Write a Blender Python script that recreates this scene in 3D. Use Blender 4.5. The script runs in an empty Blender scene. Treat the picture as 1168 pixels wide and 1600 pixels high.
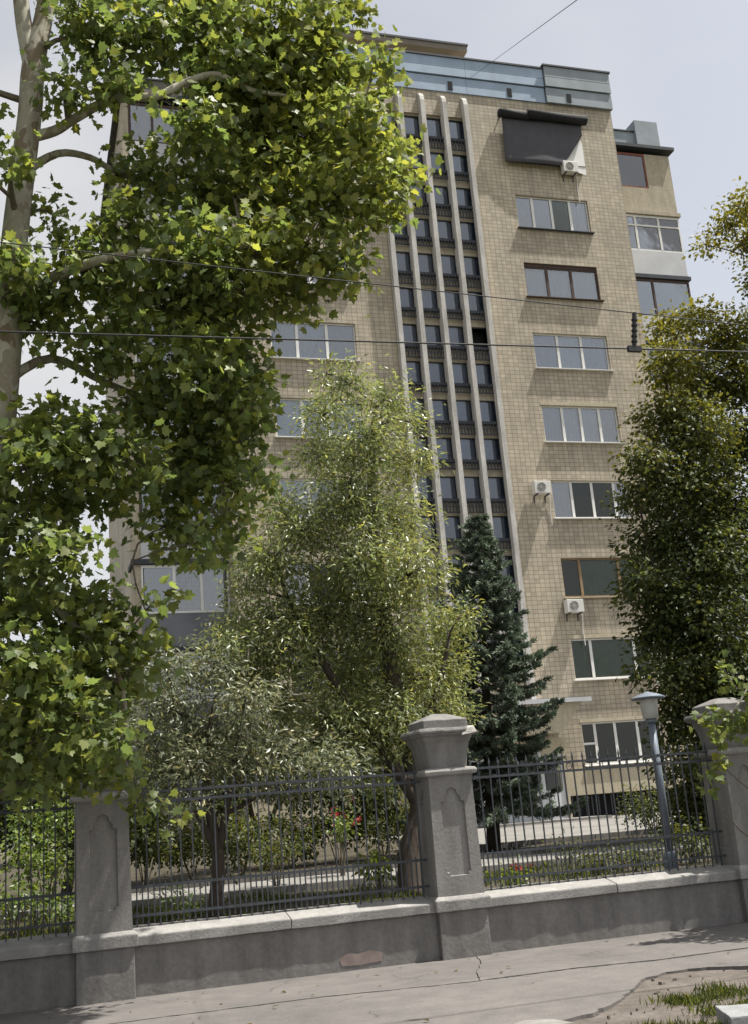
import bpy, bmesh, math, random
import numpy as np
from mathutils import Vector, Matrix, noise as mnoise

sc = bpy.context.scene
COL = sc.collection

# ------------------------------------------------------------------ camera
# +X runs along the street to the right, +Y towards the building, +Z up (metres)
CAM_F, CAM_H = 1785.0, 1.65
ROLL, PITCH, YAW = math.radians(4.75), math.radians(14.84), math.radians(72.3)
_fw = np.array([math.cos(YAW)*math.cos(PITCH), math.sin(YAW)*math.cos(PITCH), math.sin(PITCH)])
_r0 = np.array([math.sin(YAW), -math.cos(YAW), 0.0]); _u0 = np.cross(_r0, _fw)
_R = math.cos(ROLL)*_r0 - math.sin(ROLL)*_u0
_U = math.sin(ROLL)*_r0 + math.cos(ROLL)*_u0
cam_data = bpy.data.cameras.new('camera'); cam = bpy.data.objects.new('camera', cam_data)
COL.objects.link(cam); sc.camera = cam
cam_data.sensor_fit = 'VERTICAL'; cam_data.sensor_height = 24.0
cam_data.lens = CAM_F/1600.0*24.0
cam_data.clip_start = 0.1; cam_data.clip_end = 5000
cam.matrix_world = Matrix(((_R[0], _U[0], -_fw[0], 0), (_R[1], _U[1], -_fw[1], 0),
                           (_R[2], _U[2], -_fw[2], CAM_H), (0, 0, 0, 1)))

def at(px, py, y):
    """survey helper: the point at depth y (metres) seen at a photograph position"""
    d = _fw*CAM_F + _R*(px-584) - _U*(py-800)
    p = d*(y/d[1]); return Vector((p[0], p[1], p[2]+CAM_H))

# ------------------------------------------------------------------ sky and sun
SUN = Vector((0.43, -0.124, 1.0)).normalized()
EL = math.asin(SUN.z); ROT = math.atan2(SUN.x, SUN.y)
world = bpy.data.worlds.new('World'); sc.world = world; world.use_nodes = True
wt = world.node_tree; wn = wt.nodes; wl = wt.links; wn.clear()
wo = wn.new('ShaderNodeOutputWorld'); bg = wn.new('ShaderNodeBackground')
sky = wn.new('ShaderNodeTexSky'); sky.sky_type = 'NISHITA'; sky.sun_disc = False
sky.sun_elevation = EL; sky.sun_rotation = ROT
sky.air_density = 1.0; sky.dust_density = 2.5; sky.ozone_density = 1.0
hsv = wn.new('ShaderNodeHueSaturation'); hsv.inputs['Saturation'].default_value = 0.45
wl.new(sky.outputs[0], hsv.inputs['Color'])
tc = wn.new('ShaderNodeTexCoord'); mp = wn.new('ShaderNodeMapping')
mp.inputs['Scale'].default_value = (1.2, 1.2, 2.6); mp.inputs['Location'].default_value = (0.35, 0.1, 0.2)
wl.new(tc.outputs['Generated'], mp.inputs['Vector'])
nz = wn.new('ShaderNodeTexNoise'); nz.inputs['Scale'].default_value = 1.6
nz.inputs['Detail'].default_value = 5; nz.inputs['Roughness'].default_value = 0.5
wl.new(mp.outputs[0], nz.inputs['Vector'])
cr = wn.new('ShaderNodeValToRGB'); cr.color_ramp.elements[0].position = 0.36; cr.color_ramp.elements[1].position = 0.66
cr.color_ramp.elements[0].color = (0.25, 0.25, 0.25, 1); cr.color_ramp.elements[1].color = (0.9, 0.9, 0.9, 1)
wl.new(nz.outputs['Fac'], cr.inputs['Fac'])
mixc = wn.new('ShaderNodeMixRGB'); mixc.inputs[2].default_value = (4.7, 4.65, 4.6, 1)
wl.new(cr.outputs[0], mixc.inputs[0]); wl.new(hsv.outputs[0], mixc.inputs[1])
wl.new(mixc.outputs[0], bg.inputs['Color']); bg.inputs['Strength'].default_value = 0.10
wl.new(bg.outputs[0], wo.inputs[0])

sd = bpy.data.lights.new('sun', 'SUN'); sd.energy = 4.6; sd.angle = math.radians(0.53); sd.color = (1.0, 0.955, 0.87)
sun = bpy.data.objects.new('sun', sd); COL.objects.link(sun)
sun.rotation_euler = SUN.to_track_quat('Z', 'Y').to_euler(); sun.location = (10, -5, 40)

sc.view_settings.view_transform = 'Standard'; sc.view_settings.look = 'None'
sc.view_settings.exposure = 0.8; sc.view_settings.gamma = 1.0; sc.view_settings.use_curve_mapping = False
sc.render.engine = 'CYCLES'
sc.cycles.max_bounces = 6; sc.cycles.transparent_max_bounces = 8
sc.cycles.diffuse_bounces = 3; sc.cycles.glossy_bounces = 3; sc.cycles.transmission_bounces = 4
sc.cycles.caustics_reflective = False; sc.cycles.caustics_refractive = False

# ------------------------------------------------------------------ materials
MATS = {}
class NT:
    """small node helper"""
    def __init__(self, name):
        m = bpy.data.materials.new(name); m.use_nodes = True; self.m = m
        self.t = m.node_tree; self.n = self.t.nodes; self.l = self.t.links; self.n.clear()
        self.out = self.n.new('ShaderNodeOutputMaterial')
        MATS[name] = m
    def new(self, kind, **kw):
        nd = self.n.new(kind)
        for k, v in kw.items():
            if hasattr(nd, k): setattr(nd, k, v)
            else: nd.inputs[k.replace('_', ' ')].default_value = v
        return nd
    def link(self, a, b): self.l.new(a, b)
    def pos(self, scale=(1, 1, 1)):
        tcn = self.new('ShaderNodeTexCoord'); mpn = self.new('ShaderNodeMapping')
        mpn.inputs['Scale'].default_value = scale
        self.link(tcn.outputs['Object'], mpn.inputs['Vector']); return mpn.outputs[0]
    def noise(self, vec, scale, detail=4, rough=0.55):
        nn = self.new('ShaderNodeTexNoise'); nn.inputs['Scale'].default_value = scale
        nn.inputs['Detail'].default_value = detail; nn.inputs['Roughness'].default_value = rough
        self.link(vec, nn.inputs['Vector']); return nn.outputs['Fac']
    def ramp(self, fac, stops):
        r = self.new('ShaderNodeValToRGB'); el = r.color_ramp.elements
        while len(el) > len(stops): el.remove(el[-1])
        while len(el) < len(stops): el.new(0.5)
        for e, (p, c) in zip(el, stops):
            e.position = p; e.color = (c[0], c[1], c[2], 1) if len(c) == 3 else c
        self.link(fac, r.inputs['Fac']); return r.outputs['Color']
    def mix(self, fac, a, b, blend='MIX'):
        mx = self.new('ShaderNodeMixRGB'); mx.blend_type = blend
        for s, v in ((0, fac), (1, a), (2, b)):
            if hasattr(v, 'is_output'): self.link(v, mx.inputs[s])
            elif s == 0: mx.inputs[0].default_value = v
            else: mx.inputs[s].default_value = (v[0], v[1], v[2], 1)
        return mx.outputs[0]
    def bump(self, h, strength=0.3, dist=0.02):
        b = self.new('ShaderNodeBump'); b.inputs['Strength'].default_value = strength
        b.inputs['Distance'].default_value = dist; self.link(h, b.inputs['Height']); return b.outputs[0]
    def pbr(self, color, rough=0.8, normal=None, metal=0.0, spec=0.4):
        p = self.new('ShaderNodeBsdfPrincipled')
        if hasattr(color, 'is_output'): self.link(color, p.inputs['Base Color'])
        else: p.inputs['Base Color'].default_value = (*color, 1)
        if hasattr(rough, 'is_output'): self.link(rough, p.inputs['Roughness'])
        else: p.inputs['Roughness'].default_value = rough
        p.inputs['Metallic'].default_value = metal
        p.inputs['Specular IOR Level'].default_value = spec
        if normal is not None: self.link(normal, p.inputs['Normal'])
        self.link(p.outputs[0], self.out.inputs['Surface']); return p

def concrete(name, c0, c1, scale=3.0, bump=0.35, stain=0.5, rough=0.9):
    t = NT(name); v = t.pos()
    n1 = t.noise(v, scale, 6, 0.62); n2 = t.noise(v, scale*14, 4, 0.6); n3 = t.noise(t.pos((3.0, 3.0, 0.5)), 1.7, 4, 0.6)
    c = t.ramp(n1, [(0.3, c0), (0.72, c1)])
    c = t.mix(stain, c, t.ramp(n3, [(0.32, tuple(x*0.62 for x in c0)), (0.55, c0), (0.75, c1)]))
    c = t.mix(0.22, c, t.ramp(n2, [(0.35, (0.3, 0.3, 0.3)), (0.65, (0.75, 0.75, 0.75))]), 'OVERLAY')
    h = t.mix(0.5, n1, n2)
    t.pbr(c, rough, t.bump(h, bump, 0.02)); return t.m

def plain(name, c, rough=0.6, metal=0.0, var=0.12, scale=6.0, spec=0.4, bump=0.05):
    t = NT(name); v = t.pos(); n = t.noise(v, scale, 5, 0.6)
    col = t.ramp(n, [(0.3, tuple(x*(1-var) for x in c)), (0.7, tuple(min(1, x*(1+var)) for x in c))])
    t.pbr(col, rough, t.bump(n, bump, 0.02), metal, spec); return t.m

def tile_mat(name, ca, cb, joint, tw, th, stain=0.5):
    """facade of small glazed ceramic tiles: uneven tone, recessed joints, rain streaks"""
    t = NT(name); g = t.new('ShaderNodeNewGeometry'); s = t.new('ShaderNodeSeparateXYZ')
    t.link(g.outputs['Position'], s.inputs[0])
    ad = t.new('ShaderNodeMath', operation='ADD'); t.link(s.outputs['X'], ad.inputs[0]); t.link(s.outputs['Y'], ad.inputs[1])
    cmb = t.new('ShaderNodeCombineXYZ'); t.link(ad.outputs[0], cmb.inputs['X']); t.link(s.outputs['Z'], cmb.inputs['Y'])
    br = t.new('ShaderNodeTexBrick'); br.offset = 0.0; br.squash = 1.0
    br.inputs['Color1'].default_value = (*ca, 1); br.inputs['Color2'].default_value = (*cb, 1)
    br.inputs['Mortar'].default_value = (*joint, 1); br.inputs['Scale'].default_value = 1.0
    br.inputs['Mortar Size'].default_value = 0.011; br.inputs['Mortar Smooth'].default_value = 0.25
    br.inputs['Brick Width'].default_value = tw; br.inputs['Row Height'].default_value = th
    br.inputs['Bias'].default_value = 0.0
    t.link(cmb.outputs[0], br.inputs['Vector'])
    v = t.pos(); n1 = t.noise(v, 0.45, 5, 0.6); n2 = t.noise(t.pos((1.8, 1.8, 0.16)), 1.0, 5, 0.65)
    n4 = t.noise(v, 2.4, 4, 0.7)
    c = t.mix(stain, br.outputs['Color'], t.ramp(n1, [(0.3, (0.36, 0.35, 0.34)), (0.7, (0.62, 0.6, 0.58))]), 'OVERLAY')
    c = t.mix(stain*0.8, c, t.ramp(n2, [(0.3, (0.36, 0.36, 0.37)), (0.62, (0.56, 0.55, 0.53))]), 'OVERLAY')
    c = t.mix(stain*0.6, c, t.ramp(n4, [(0.35, (0.40, 0.40, 0.41)), (0.68, (0.60, 0.58, 0.55))]), 'OVERLAY')
    t.pbr(c, 0.62, t.bump(br.outputs['Fac'], -0.35, 0.01), 0, 0.35); return t.m

def leaf_mat(name, c, trans, rough=0.42, spec=0.5, tf=0.32):
    t = NT(name)
    a = t.new('ShaderNodeVertexColor'); a.layer_name = 'tint'
    n = t.noise(t.pos(), 9.0, 2, 0.5)
    col = t.mix(1.0, c, a.outputs['Color'], 'MULTIPLY')
    col2 = t.mix(1.0, trans, a.outputs['Color'], 'MULTIPLY')
    p = t.new('ShaderNodeBsdfPrincipled'); t.link(col, p.inputs['Base Color'])
    p.inputs['Roughness'].default_value = rough; p.inputs['Specular IOR Level'].default_value = spec
    tr = t.new('ShaderNodeBsdfTranslucent'); t.link(col2, tr.inputs['Color'])
    mx = t.new('ShaderNodeMixShader'); mx.inputs[0].default_value = tf
    t.link(p.outputs[0], mx.inputs[1]); t.link(tr.outputs[0], mx.inputs[2]); t.link(mx.outputs[0], t.out.inputs['Surface'])
    return t.m

def glass_mat(name, tint=(0.75, 0.8, 0.85), refl=0.32):
    t = NT(name)
    gl = t.new('ShaderNodeBsdfGlossy'); gl.inputs['Color'].default_value = (0.93, 0.92, 0.9, 1); gl.inputs['Roughness'].default_value = 0.03
    nn = t.noise(t.pos(), 1.3, 2, 0.5); t.link(t.bump(nn, 0.12, 0.02), gl.inputs['Normal'])
    tp = t.new('ShaderNodeBsdfTransparent'); tp.inputs['Color'].default_value = (*tint, 1)
    fr = t.new('ShaderNodeFresnel'); fr.inputs['IOR'].default_value = 1.5
    ma = t.new('ShaderNodeMath', operation='ADD'); t.link(fr.outputs[0], ma.inputs[0]); ma.inputs[1].default_value = refl
    mx = t.new('ShaderNodeMixShader'); t.link(ma.outputs[0], mx.inputs[0])
    t.link(tp.outputs[0], mx.inputs[1]); t.link(gl.outputs[0], mx.inputs[2]); t.link(mx.outputs[0], t.out.inputs['Surface'])
    return t.m

def bark_plane(name):
    t = NT(name); v = t.pos((1, 1, 0.55))
    vo = t.new('ShaderNodeTexVoronoi'); vo.inputs['Scale'].default_value = 8.0; vo.inputs['Randomness'].default_value = 1.0
    nd = t.new('ShaderNodeTexNoise'); nd.inputs['Scale'].default_value = 6.0
    t.link(v, nd.inputs['Vector'])
    vm = t.new('ShaderNodeVectorMath', operation='MULTIPLY_ADD'); t.link(nd.outputs['Color'], vm.inputs[0])
    vm.inputs[1].default_value = (0.35, 0.35, 0.35); t.link(v, vm.inputs[2]); t.link(vm.outputs[0], vo.inputs['Vector'])
    sp = t.new('ShaderNodeSeparateColor'); t.link(vo.outputs['Color'], sp.inputs[0])
    c = t.ramp(sp.outputs[0], [(0.0, (0.36, 0.34, 0.28)), (0.4, (0.27, 0.26, 0.19)), (0.62, (0.20, 0.16, 0.11)), (0.85, (0.42, 0.40, 0.33))])
    n = t.noise(v, 30, 4, 0.6); c = t.mix(0.3, c, t.ramp(n, [(0.3, (0.35, 0.35, 0.35)), (0.7, (0.65, 0.65, 0.65))]), 'OVERLAY')
    t.pbr(c, 0.85, t.bump(sp.outputs[0], 0.3, 0.02)); return t.m

def bark(name, c):
    t = NT(name); v = t.pos((1, 1, 0.2)); n = t.noise(v, 22, 6, 0.7)
    t.pbr(t.ramp(n, [(0.3, tuple(x*0.5 for x in c)), (0.7, c)]), 0.92, t.bump(n, 0.6, 0.02)); return t.m

def ground_mat(name, stops, s1=0.8, s2=18, bump=0.5):
    t = NT(name); v = t.pos(); n1 = t.noise(v, s1, 6, 0.65); n2 = t.noise(v, s2, 5, 0.65)
    c = t.ramp(n1, stops); c = t.mix(0.45, c, t.ramp(n2, [(0.32, (0.28, 0.28, 0.28)), (0.68, (0.72, 0.72, 0.72))]), 'OVERLAY')
    t.pbr(c, 0.95, t.bump(n2, bump, 0.03), 0, 0.2); return t.m

def asphalt_mat(name):
    t = NT(name); v = t.pos(); n1 = t.noise(v, 0.7, 6, 0.62); n2 = t.noise(v, 70, 3, 0.7); n3 = t.noise(v, 3.2, 6, 0.7)
    c = t.ramp(n1, [(0.3, (0.115, 0.108, 0.105)), (0.7, (0.165, 0.155, 0.148))])
    c = t.mix(0.4, c, t.ramp(n3, [(0.34, (0.33, 0.33, 0.34)), (0.66, (0.64, 0.62, 0.6))]), 'OVERLAY')
    c = t.mix(0.45, c, t.ramp(n2, [(0.36, (0.3, 0.3, 0.3)), (0.66, (0.72, 0.71, 0.7))]), 'OVERLAY')
    w = t.new('ShaderNodeTexVoronoi'); w.feature = 'DISTANCE_TO_EDGE'; w.inputs['Scale'].default_value = 0.62
    nd = t.new('ShaderNodeTexNoise'); nd.inputs['Scale'].default_value = 2.6; nd.inputs['Detail'].default_value = 6; t.link(v, nd.inputs['Vector'])
    vm = t.new('ShaderNodeVectorMath', operation='MULTIPLY_ADD'); t.link(nd.outputs['Color'], vm.inputs[0])
    vm.inputs[1].default_value = (0.5, 0.5, 0.5); t.link(v, vm.inputs[2]); t.link(vm.outputs[0], w.inputs['Vector'])
    ck = t.ramp(w.outputs['Distance'], [(0.0, (0.0, 0.0, 0.0)), (0.006, (1, 1, 1))])
    nm = t.ramp(t.noise(v, 0.9, 2, 0.5), [(0.5, (1, 1, 1)), (0.56, (0, 0, 0))])
    ck = t.mix(1.0, ck, nm, 'ADD')
    c = t.mix(ck, (0.05, 0.047, 0.045), c)
    t.pbr(c, 0.9, t.bump(n2, 0.35, 0.01), 0, 0.25); return t.m

asphalt_mat('asphalt')
concrete('concrete_old', (0.17, 0.165, 0.16), (0.27, 0.262, 0.25), 2.6, 0.45, 0.6)
concrete('concrete_coping', (0.25, 0.243, 0.235), (0.38, 0.37, 0.357), 2.6, 0.45, 0.5)
concrete('concrete_wall', (0.165, 0.158, 0.152), (0.235, 0.226, 0.216), 1.6, 0.4, 0.6)
concrete('concrete_pillar', (0.20, 0.193, 0.186), (0.275, 0.266, 0.255), 2.2, 0.4, 0.55)
concrete('stone_broken', (0.38, 0.365, 0.34), (0.52, 0.5, 0.47), 9, 0.8, 0.3)
concrete('concrete_pale', (0.17, 0.162, 0.15), (0.28, 0.27, 0.255), 1.4, 0.3, 0.4)
concrete('kerb_stone', (0.22, 0.225, 0.23), (0.32, 0.325, 0.33), 4, 0.4, 0.4)
plain('iron', (0.06, 0.067, 0.078), 0.55, 0.3, 0.3, 14, 0.4)
plain('lamp_paint', (0.17, 0.20, 0.245), 0.5, 0.2, 0.15, 9)
plain('lamp_glass', (0.55, 0.56, 0.54), 0.3, 0.0, 0.08, 5)
tile_mat('facade_tile', (0.505, 0.46, 0.37), (0.40, 0.357, 0.282), (0.235, 0.218, 0.18), 0.19, 0.15, 0.75)
concrete('plaster_tan', (0.40, 0.355, 0.27), (0.49, 0.44, 0.345), 0.9, 0.15, 0.5)
concrete('plaster_cream', (0.44, 0.39, 0.285), (0.54, 0.49, 0.375), 1.2, 0.12, 0.4)
concrete('fin_paint', (0.48, 0.465, 0.44), (0.68, 0.66, 0.63), 1.0, 0.2, 0.65)
plain('parapet_blue', (0.30, 0.385, 0.50), 0.55, 0.0, 0.16, 1.4)
plain('parapet_grey', (0.27, 0.31, 0.345), 0.6, 0.0, 0.16, 1.4)
plain('dark_flashing', (0.04, 0.045, 0.055), 0.6, 0.1, 0.2, 3)
plain('vent_dark', (0.012, 0.012, 0.014), 0.9, 0, 0.1, 3)
plain('pent_brown', (0.20, 0.18, 0.155), 0.85, 0, 0.2, 1)
plain('frame_white', (0.74, 0.74, 0.72), 0.45, 0, 0.06, 3)
plain('frame_brown', (0.07, 0.04, 0.03), 0.55, 0, 0.25, 5)
plain('frame_red', (0.20, 0.065, 0.035), 0.55, 0, 0.25, 5)
plain('frame_tan', (0.27, 0.19, 0.105), 0.6, 0, 0.25, 5)
plain('ledge_dark', (0.045, 0.05, 0.062), 0.7, 0, 0.3, 4)
plain('panel_white', (0.52, 0.53, 0.55), 0.6, 0, 0.1, 1.2)
plain('panel_grey', (0.15, 0.16, 0.18), 0.7, 0, 0.25, 1.5)
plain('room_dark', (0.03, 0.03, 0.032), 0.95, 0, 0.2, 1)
plain('curtain_white', (0.68, 0.69, 0.70), 0.95, 0, 0.08, 3)
plain('curtain_grey', (0.30, 0.315, 0.335), 0.95, 0, 0.12, 3)
plain('curtain_green', (0.13, 0.24, 0.14), 0.95, 0, 0.2, 3)
plain('stair_reflection', (0.42, 0.455, 0.52), 0.9, 0, 0.2, 0.9)  # reflected sky tone of the stair panes, put into a colour
glass_mat('glass', (0.75, 0.8, 0.85), 0.14); glass_mat('glass_dark', (0.7, 0.75, 0.72), 0.0); glass_mat('glass_stair', (0.7, 0.75, 0.82), 0.05)
plain('awning_cloth', (0.075, 0.075, 0.086), 0.85, 0, 0.12, 3)
plain('awning_roll', (0.012, 0.012, 0.014), 0.8, 0, 0.2, 5)
plain('ac_white', (0.66, 0.65, 0.62), 0.5, 0, 0.06, 6)
plain('ac_dark', (0.1, 0.1, 0.1), 0.6, 0, 0.1, 6)
plain('door_white', (0.58, 0.60, 0.62), 0.5, 0, 0.1, 2)
plain('wire', (0.02, 0.02, 0.022), 0.6, 0, 0.1, 3)
ground_mat('earth', [(0.25, (0.03, 0.028, 0.018)), (0.5, (0.06, 0.052, 0.036)), (0.75, (0.10, 0.085, 0.062))], 1.1)
ground_mat('soil_strip', [(0.25, (0.07, 0.06, 0.052)), (0.5, (0.12, 0.104, 0.092)), (0.75, (0.165, 0.147, 0.132))], 2.2)
ground_mat('terrain', [(0.25, (0.05, 0.055, 0.03)), (0.5, (0.09, 0.09, 0.05)), (0.75, (0.14, 0.12, 0.08))], 0.2)
bark_plane('bark_plane'); bark('bark_dark', (0.10, 0.08, 0.065)); bark('bark_spruce', (0.09, 0.07, 0.055)); bark('bark_twig', (0.19, 0.16, 0.12))
leaf_mat('leaf_plane', (0.098, 0.135, 0.045), (0.235, 0.325, 0.075), 0.5, 0.4, 0.38)
leaf_mat('leaf_ash', (0.15, 0.185, 0.085), (0.30, 0.37, 0.12), 0.36, 0.6, 0.36)
leaf_mat('leaf_grey', (0.175, 0.20, 0.135), (0.25, 0.29, 0.15), 0.38, 0.6, 0.32)
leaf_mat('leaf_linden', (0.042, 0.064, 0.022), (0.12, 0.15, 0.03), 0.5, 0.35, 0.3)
leaf_mat('leaf_shrub', (0.075, 0.125, 0.03), (0.19, 0.29, 0.05), 0.42, 0.5, 0.32)
leaf_mat('needle', (0.155, 0.182, 0.125), (0.09, 0.13, 0.08), 0.6, 0.3, 0.15)
leaf_mat('grass', (0.062, 0.088, 0.032), (0.15, 0.21, 0.05), 0.6, 0.3, 0.3)
leaf_mat('petal_red', (0.33, 0.025, 0.035), (0.33, 0.04, 0.045), 0.5, 0.3, 0.25)

# ------------------------------------------------------------------ mesh helpers
class MB:
    def __init__(self): self.v = []; self.f = []
    def add(self, vs, fs):
        o = len(self.v); self.v += [tuple(p) for p in vs]; self.f += [tuple(i+o for i in q) for q in fs]; return self
    def box(self, x0, x1, y0, y1, z0, z1):
        return self.add([(x0,y0,z0),(x1,y0,z0),(x1,y1,z0),(x0,y1,z0),(x0,y0,z1),(x1,y0,z1),(x1,y1,z1),(x0,y1,z1)],
                        [(0,3,2,1),(4,5,6,7),(0,1,5,4),(1,2,6,5),(2,3,7,6),(3,0,4,7)])
    def quad(self, a, b, c, d): return self.add([a, b, c, d], [(0, 1, 2, 3)])
    def tube(self, pts, rad, n=8, cap=True):
        pts = [Vector(p) for p in pts]; m = len(pts); rings = []
        if not hasattr(rad, '__len__'): rad = [rad]*m
        up = Vector((0.13, 0.27, 0.95)).normalized()
        for i, p in enumerate(pts):
            d = (pts[min(i+1, m-1)] - pts[max(i-1, 0)]).normalized()
            a = d.cross(up)
            if a.length < 0.05: a = d.cross(Vector((1, 0, 0)))
            a.normalize(); b = d.cross(a)
            rings.append([p + (a*math.cos(2*math.pi*k/n) + b*math.sin(2*math.pi*k/n))*rad[i] for k in range(n)])
        vs = [q for r in rings for q in r]; fs = []
        for i in range(m-1):
            for k in range(n):
                k2 = (k+1) % n; fs.append((i*n+k, (i+1)*n+k, (i+1)*n+k2, i*n+k2))
        if cap: fs.append(tuple(range(n))); fs.append(tuple((m-1)*n+k for k in reversed(range(n))))
        return self.add(vs, fs)
    def loft_square(self, cx, cy, prof, ch=0.0):
        """square rings (half width, z) with chamfered corners ch"""
        rings = []
        for h, z in prof:
            c = min(ch, h*0.9)
            if c > 0: r = [(-h+c,-h),(h-c,-h),(h,-h+c),(h,h-c),(h-c,h),(-h+c,h),(-h,h-c),(-h,-h+c)]
            else: r = [(-h,-h),(h,-h),(h,h),(-h,h)]
            rings.append([(cx+a, cy+b, z) for a, b in r])
        n = len(rings[0]); vs = [q for r in rings for q in r]; fs = []
        for i in range(len(rings)-1):
            for k in range(n):
                k2 = (k+1) % n; fs.append((i*n+k, i*n+k2, (i+1)*n+k2, (i+1)*n+k))
        fs.append(tuple(reversed(range(n)))); fs.append(tuple((len(rings)-1)*n+k for k in range(n)))
        return self.add(vs, fs)
    def lathe(self, cx, cy, prof, n=20):
        vs = []; fs = []; m = len(prof)
        for r, z in prof: vs += [(cx+r*math.cos(2*math.pi*k/n), cy+r*math.sin(2*math.pi*k/n), z) for k in range(n)]
        for i in range(m-1):
            for k in range(n):
                k2 = (k+1) % n; fs.append((i*n+k, i*n+k2, (i+1)*n+k2, (i+1)*n+k))
        fs.append(tuple(reversed(range(n)))); fs.append(tuple((m-1)*n+k for k in range(n)))
        return self.add(vs, fs)

def wear(me, cut=0.12, amp=0.005, bev=0.012, seed=0, axis=None):
    """bevel, cut up and roughen a block so that its edges are worn"""
    bm = bmesh.new(); bm.from_mesh(me)
    bmesh.ops.bevel(bm, geom=[e for e in bm.edges], offset=bev, segments=2, affect='EDGES', profile=0.6)
    for _ in range(4):
        es = [e for e in bm.edges if e.calc_length() > cut*1.6]
        if not es: break
        bmesh.ops.subdivide_edges(bm, edges=es, cuts=1, use_grid_fill=True)
    for v in bm.verts:
        p = v.co*7 + Vector((seed*3.7, 0, 0))
        v.co += Vector((mnoise.noise(p), mnoise.noise(p+Vector((9, 4, 1))), mnoise.noise(p+Vector((3, 8, 5)))))*amp \
              + Vector((mnoise.noise(p*4), mnoise.noise(p*4+Vector((9, 4, 1))), mnoise.noise(p*4+Vector((3, 8, 5)))))*amp*0.5
    bm.to_mesh(me); bm.free()

ROOT_LOC = {}
def mesh_of(name, mb, loc=(0, 0, 0)):
    me = bpy.data.meshes.new(name); l = Vector(loc)
    me.from_pydata([(v[0]-l[0], v[1]-l[1], v[2]-l[2]) for v in mb.v], [], mb.f); me.validate(); me.update(); return me
def link(name, me, mat, parent=None, loc=(0, 0, 0)):
    if mat is not None and len(me.materials) == 0: me.materials.append(MATS[mat])
    o = bpy.data.objects.new(name, me); COL.objects.link(o); o.parent = parent; o.location = loc; return o
def root_of(o):
    while o.parent is not None: o = o.parent
    return o
def part(name, mb, mat, parent, smooth=False):
    """a mesh given in world coordinates, under a thing, a part, or on its own"""
    loc = tuple(root_of(parent).location) if parent is not None else (0, 0, 0)
    me = mesh_of(name, mb, loc)
    if smooth: me.shade_smooth()
    return link(name, me, mat, parent)
def tag(o, label=None, cat=None, group=None, kind=None):
    if label: o['label'] = label
    if cat: o['category'] = cat
    if group: o['group'] = group
    if kind: o['kind'] = kind
    return o
def thing(name, loc, label, cat, group=None):
    o = bpy.data.objects.new(name, None); COL.objects.link(o); o.location = loc; o.empty_display_size = 0.3
    return tag(o, label, cat, group)
def fast_mesh(name, V, F, tint=None, smooth=False):
    """V (n,3), F (m,k) numpy"""
    me = bpy.data.meshes.new(name); V = np.ascontiguousarray(V, np.float32); k = F.shape[1]; m = len(F)
    me.vertices.add(len(V)); me.vertices.foreach_set('co', V.ravel())
    me.loops.add(m*k); me.loops.foreach_set('vertex_index', np.ascontiguousarray(F, np.int32).ravel())
    me.polygons.add(m); me.polygons.foreach_set('loop_start', np.arange(0, m*k, k, dtype=np.int32))
    me.polygons.foreach_set('loop_total', np.full(m, k, np.int32))
    if tint is not None:
        a = me.color_attributes.new('tint', 'FLOAT_COLOR', 'POINT')
        a.data.foreach_set('color', np.ascontiguousarray(tint, np.float32).ravel())
    me.update(calc_edges=True); me.validate()
    if smooth: me.shade_smooth()
    return me

# ================================================================== SETTING
def yard_z(y): return 0.55 + 0.0226*(min(max(y, 13.6), 33.5)-14.0)

g = MB().quad((-900, -900, -0.4), (900, -900, -0.4), (900, 900, -0.4), (-900, 900, -0.4))
tag(part('ground', g, 'terrain', None), kind='structure')
g = MB().box(-40, 45, -9, 6.0, -0.39, -0.14)
tag(part('road', g, 'asphalt', None), kind='structure')
kb = thing('kerb', (0, 6.1, 0), 'row of pale concrete kerb stones between road and pavement', 'kerb')
kme = None
for i in range(30):
    x = -10 + i*1.0
    if kme is None:
        kme = mesh_of('kerb_stone', MB().box(0.006, 0.994, -0.09, 0.09, -0.38, 0.0)); wear(kme, 0.3, 0.004, 0.015)
    link('kerb_stone', kme, 'kerb_stone', kb, (x, 0, 0.0))
del kb['label'], kb['category']; kb['kind'] = 'structure'
# soil verge between kerb and pavement
xs = np.linspace(-10, 20, 120); ys = np.linspace(6.2, 13.0, 52)
vs = []
for y in ys:
    for x in xs:
        h = -0.036 + 0.018*mnoise.noise(Vector((x*1.3, y*1.3, 0))) + 0.014*mnoise.noise(Vector((x*6, y*6, 3)))
        vs.append((x, y, min(h, -0.014)))
fs = [(j*120+i, j*120+i+1, (j+1)*120+i+1, (j+1)*120+i) for j in range(51) for i in range(119)]
tag(part('verge', MB().add(vs, fs), 'soil_strip', None, True), kind='structure')

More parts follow.
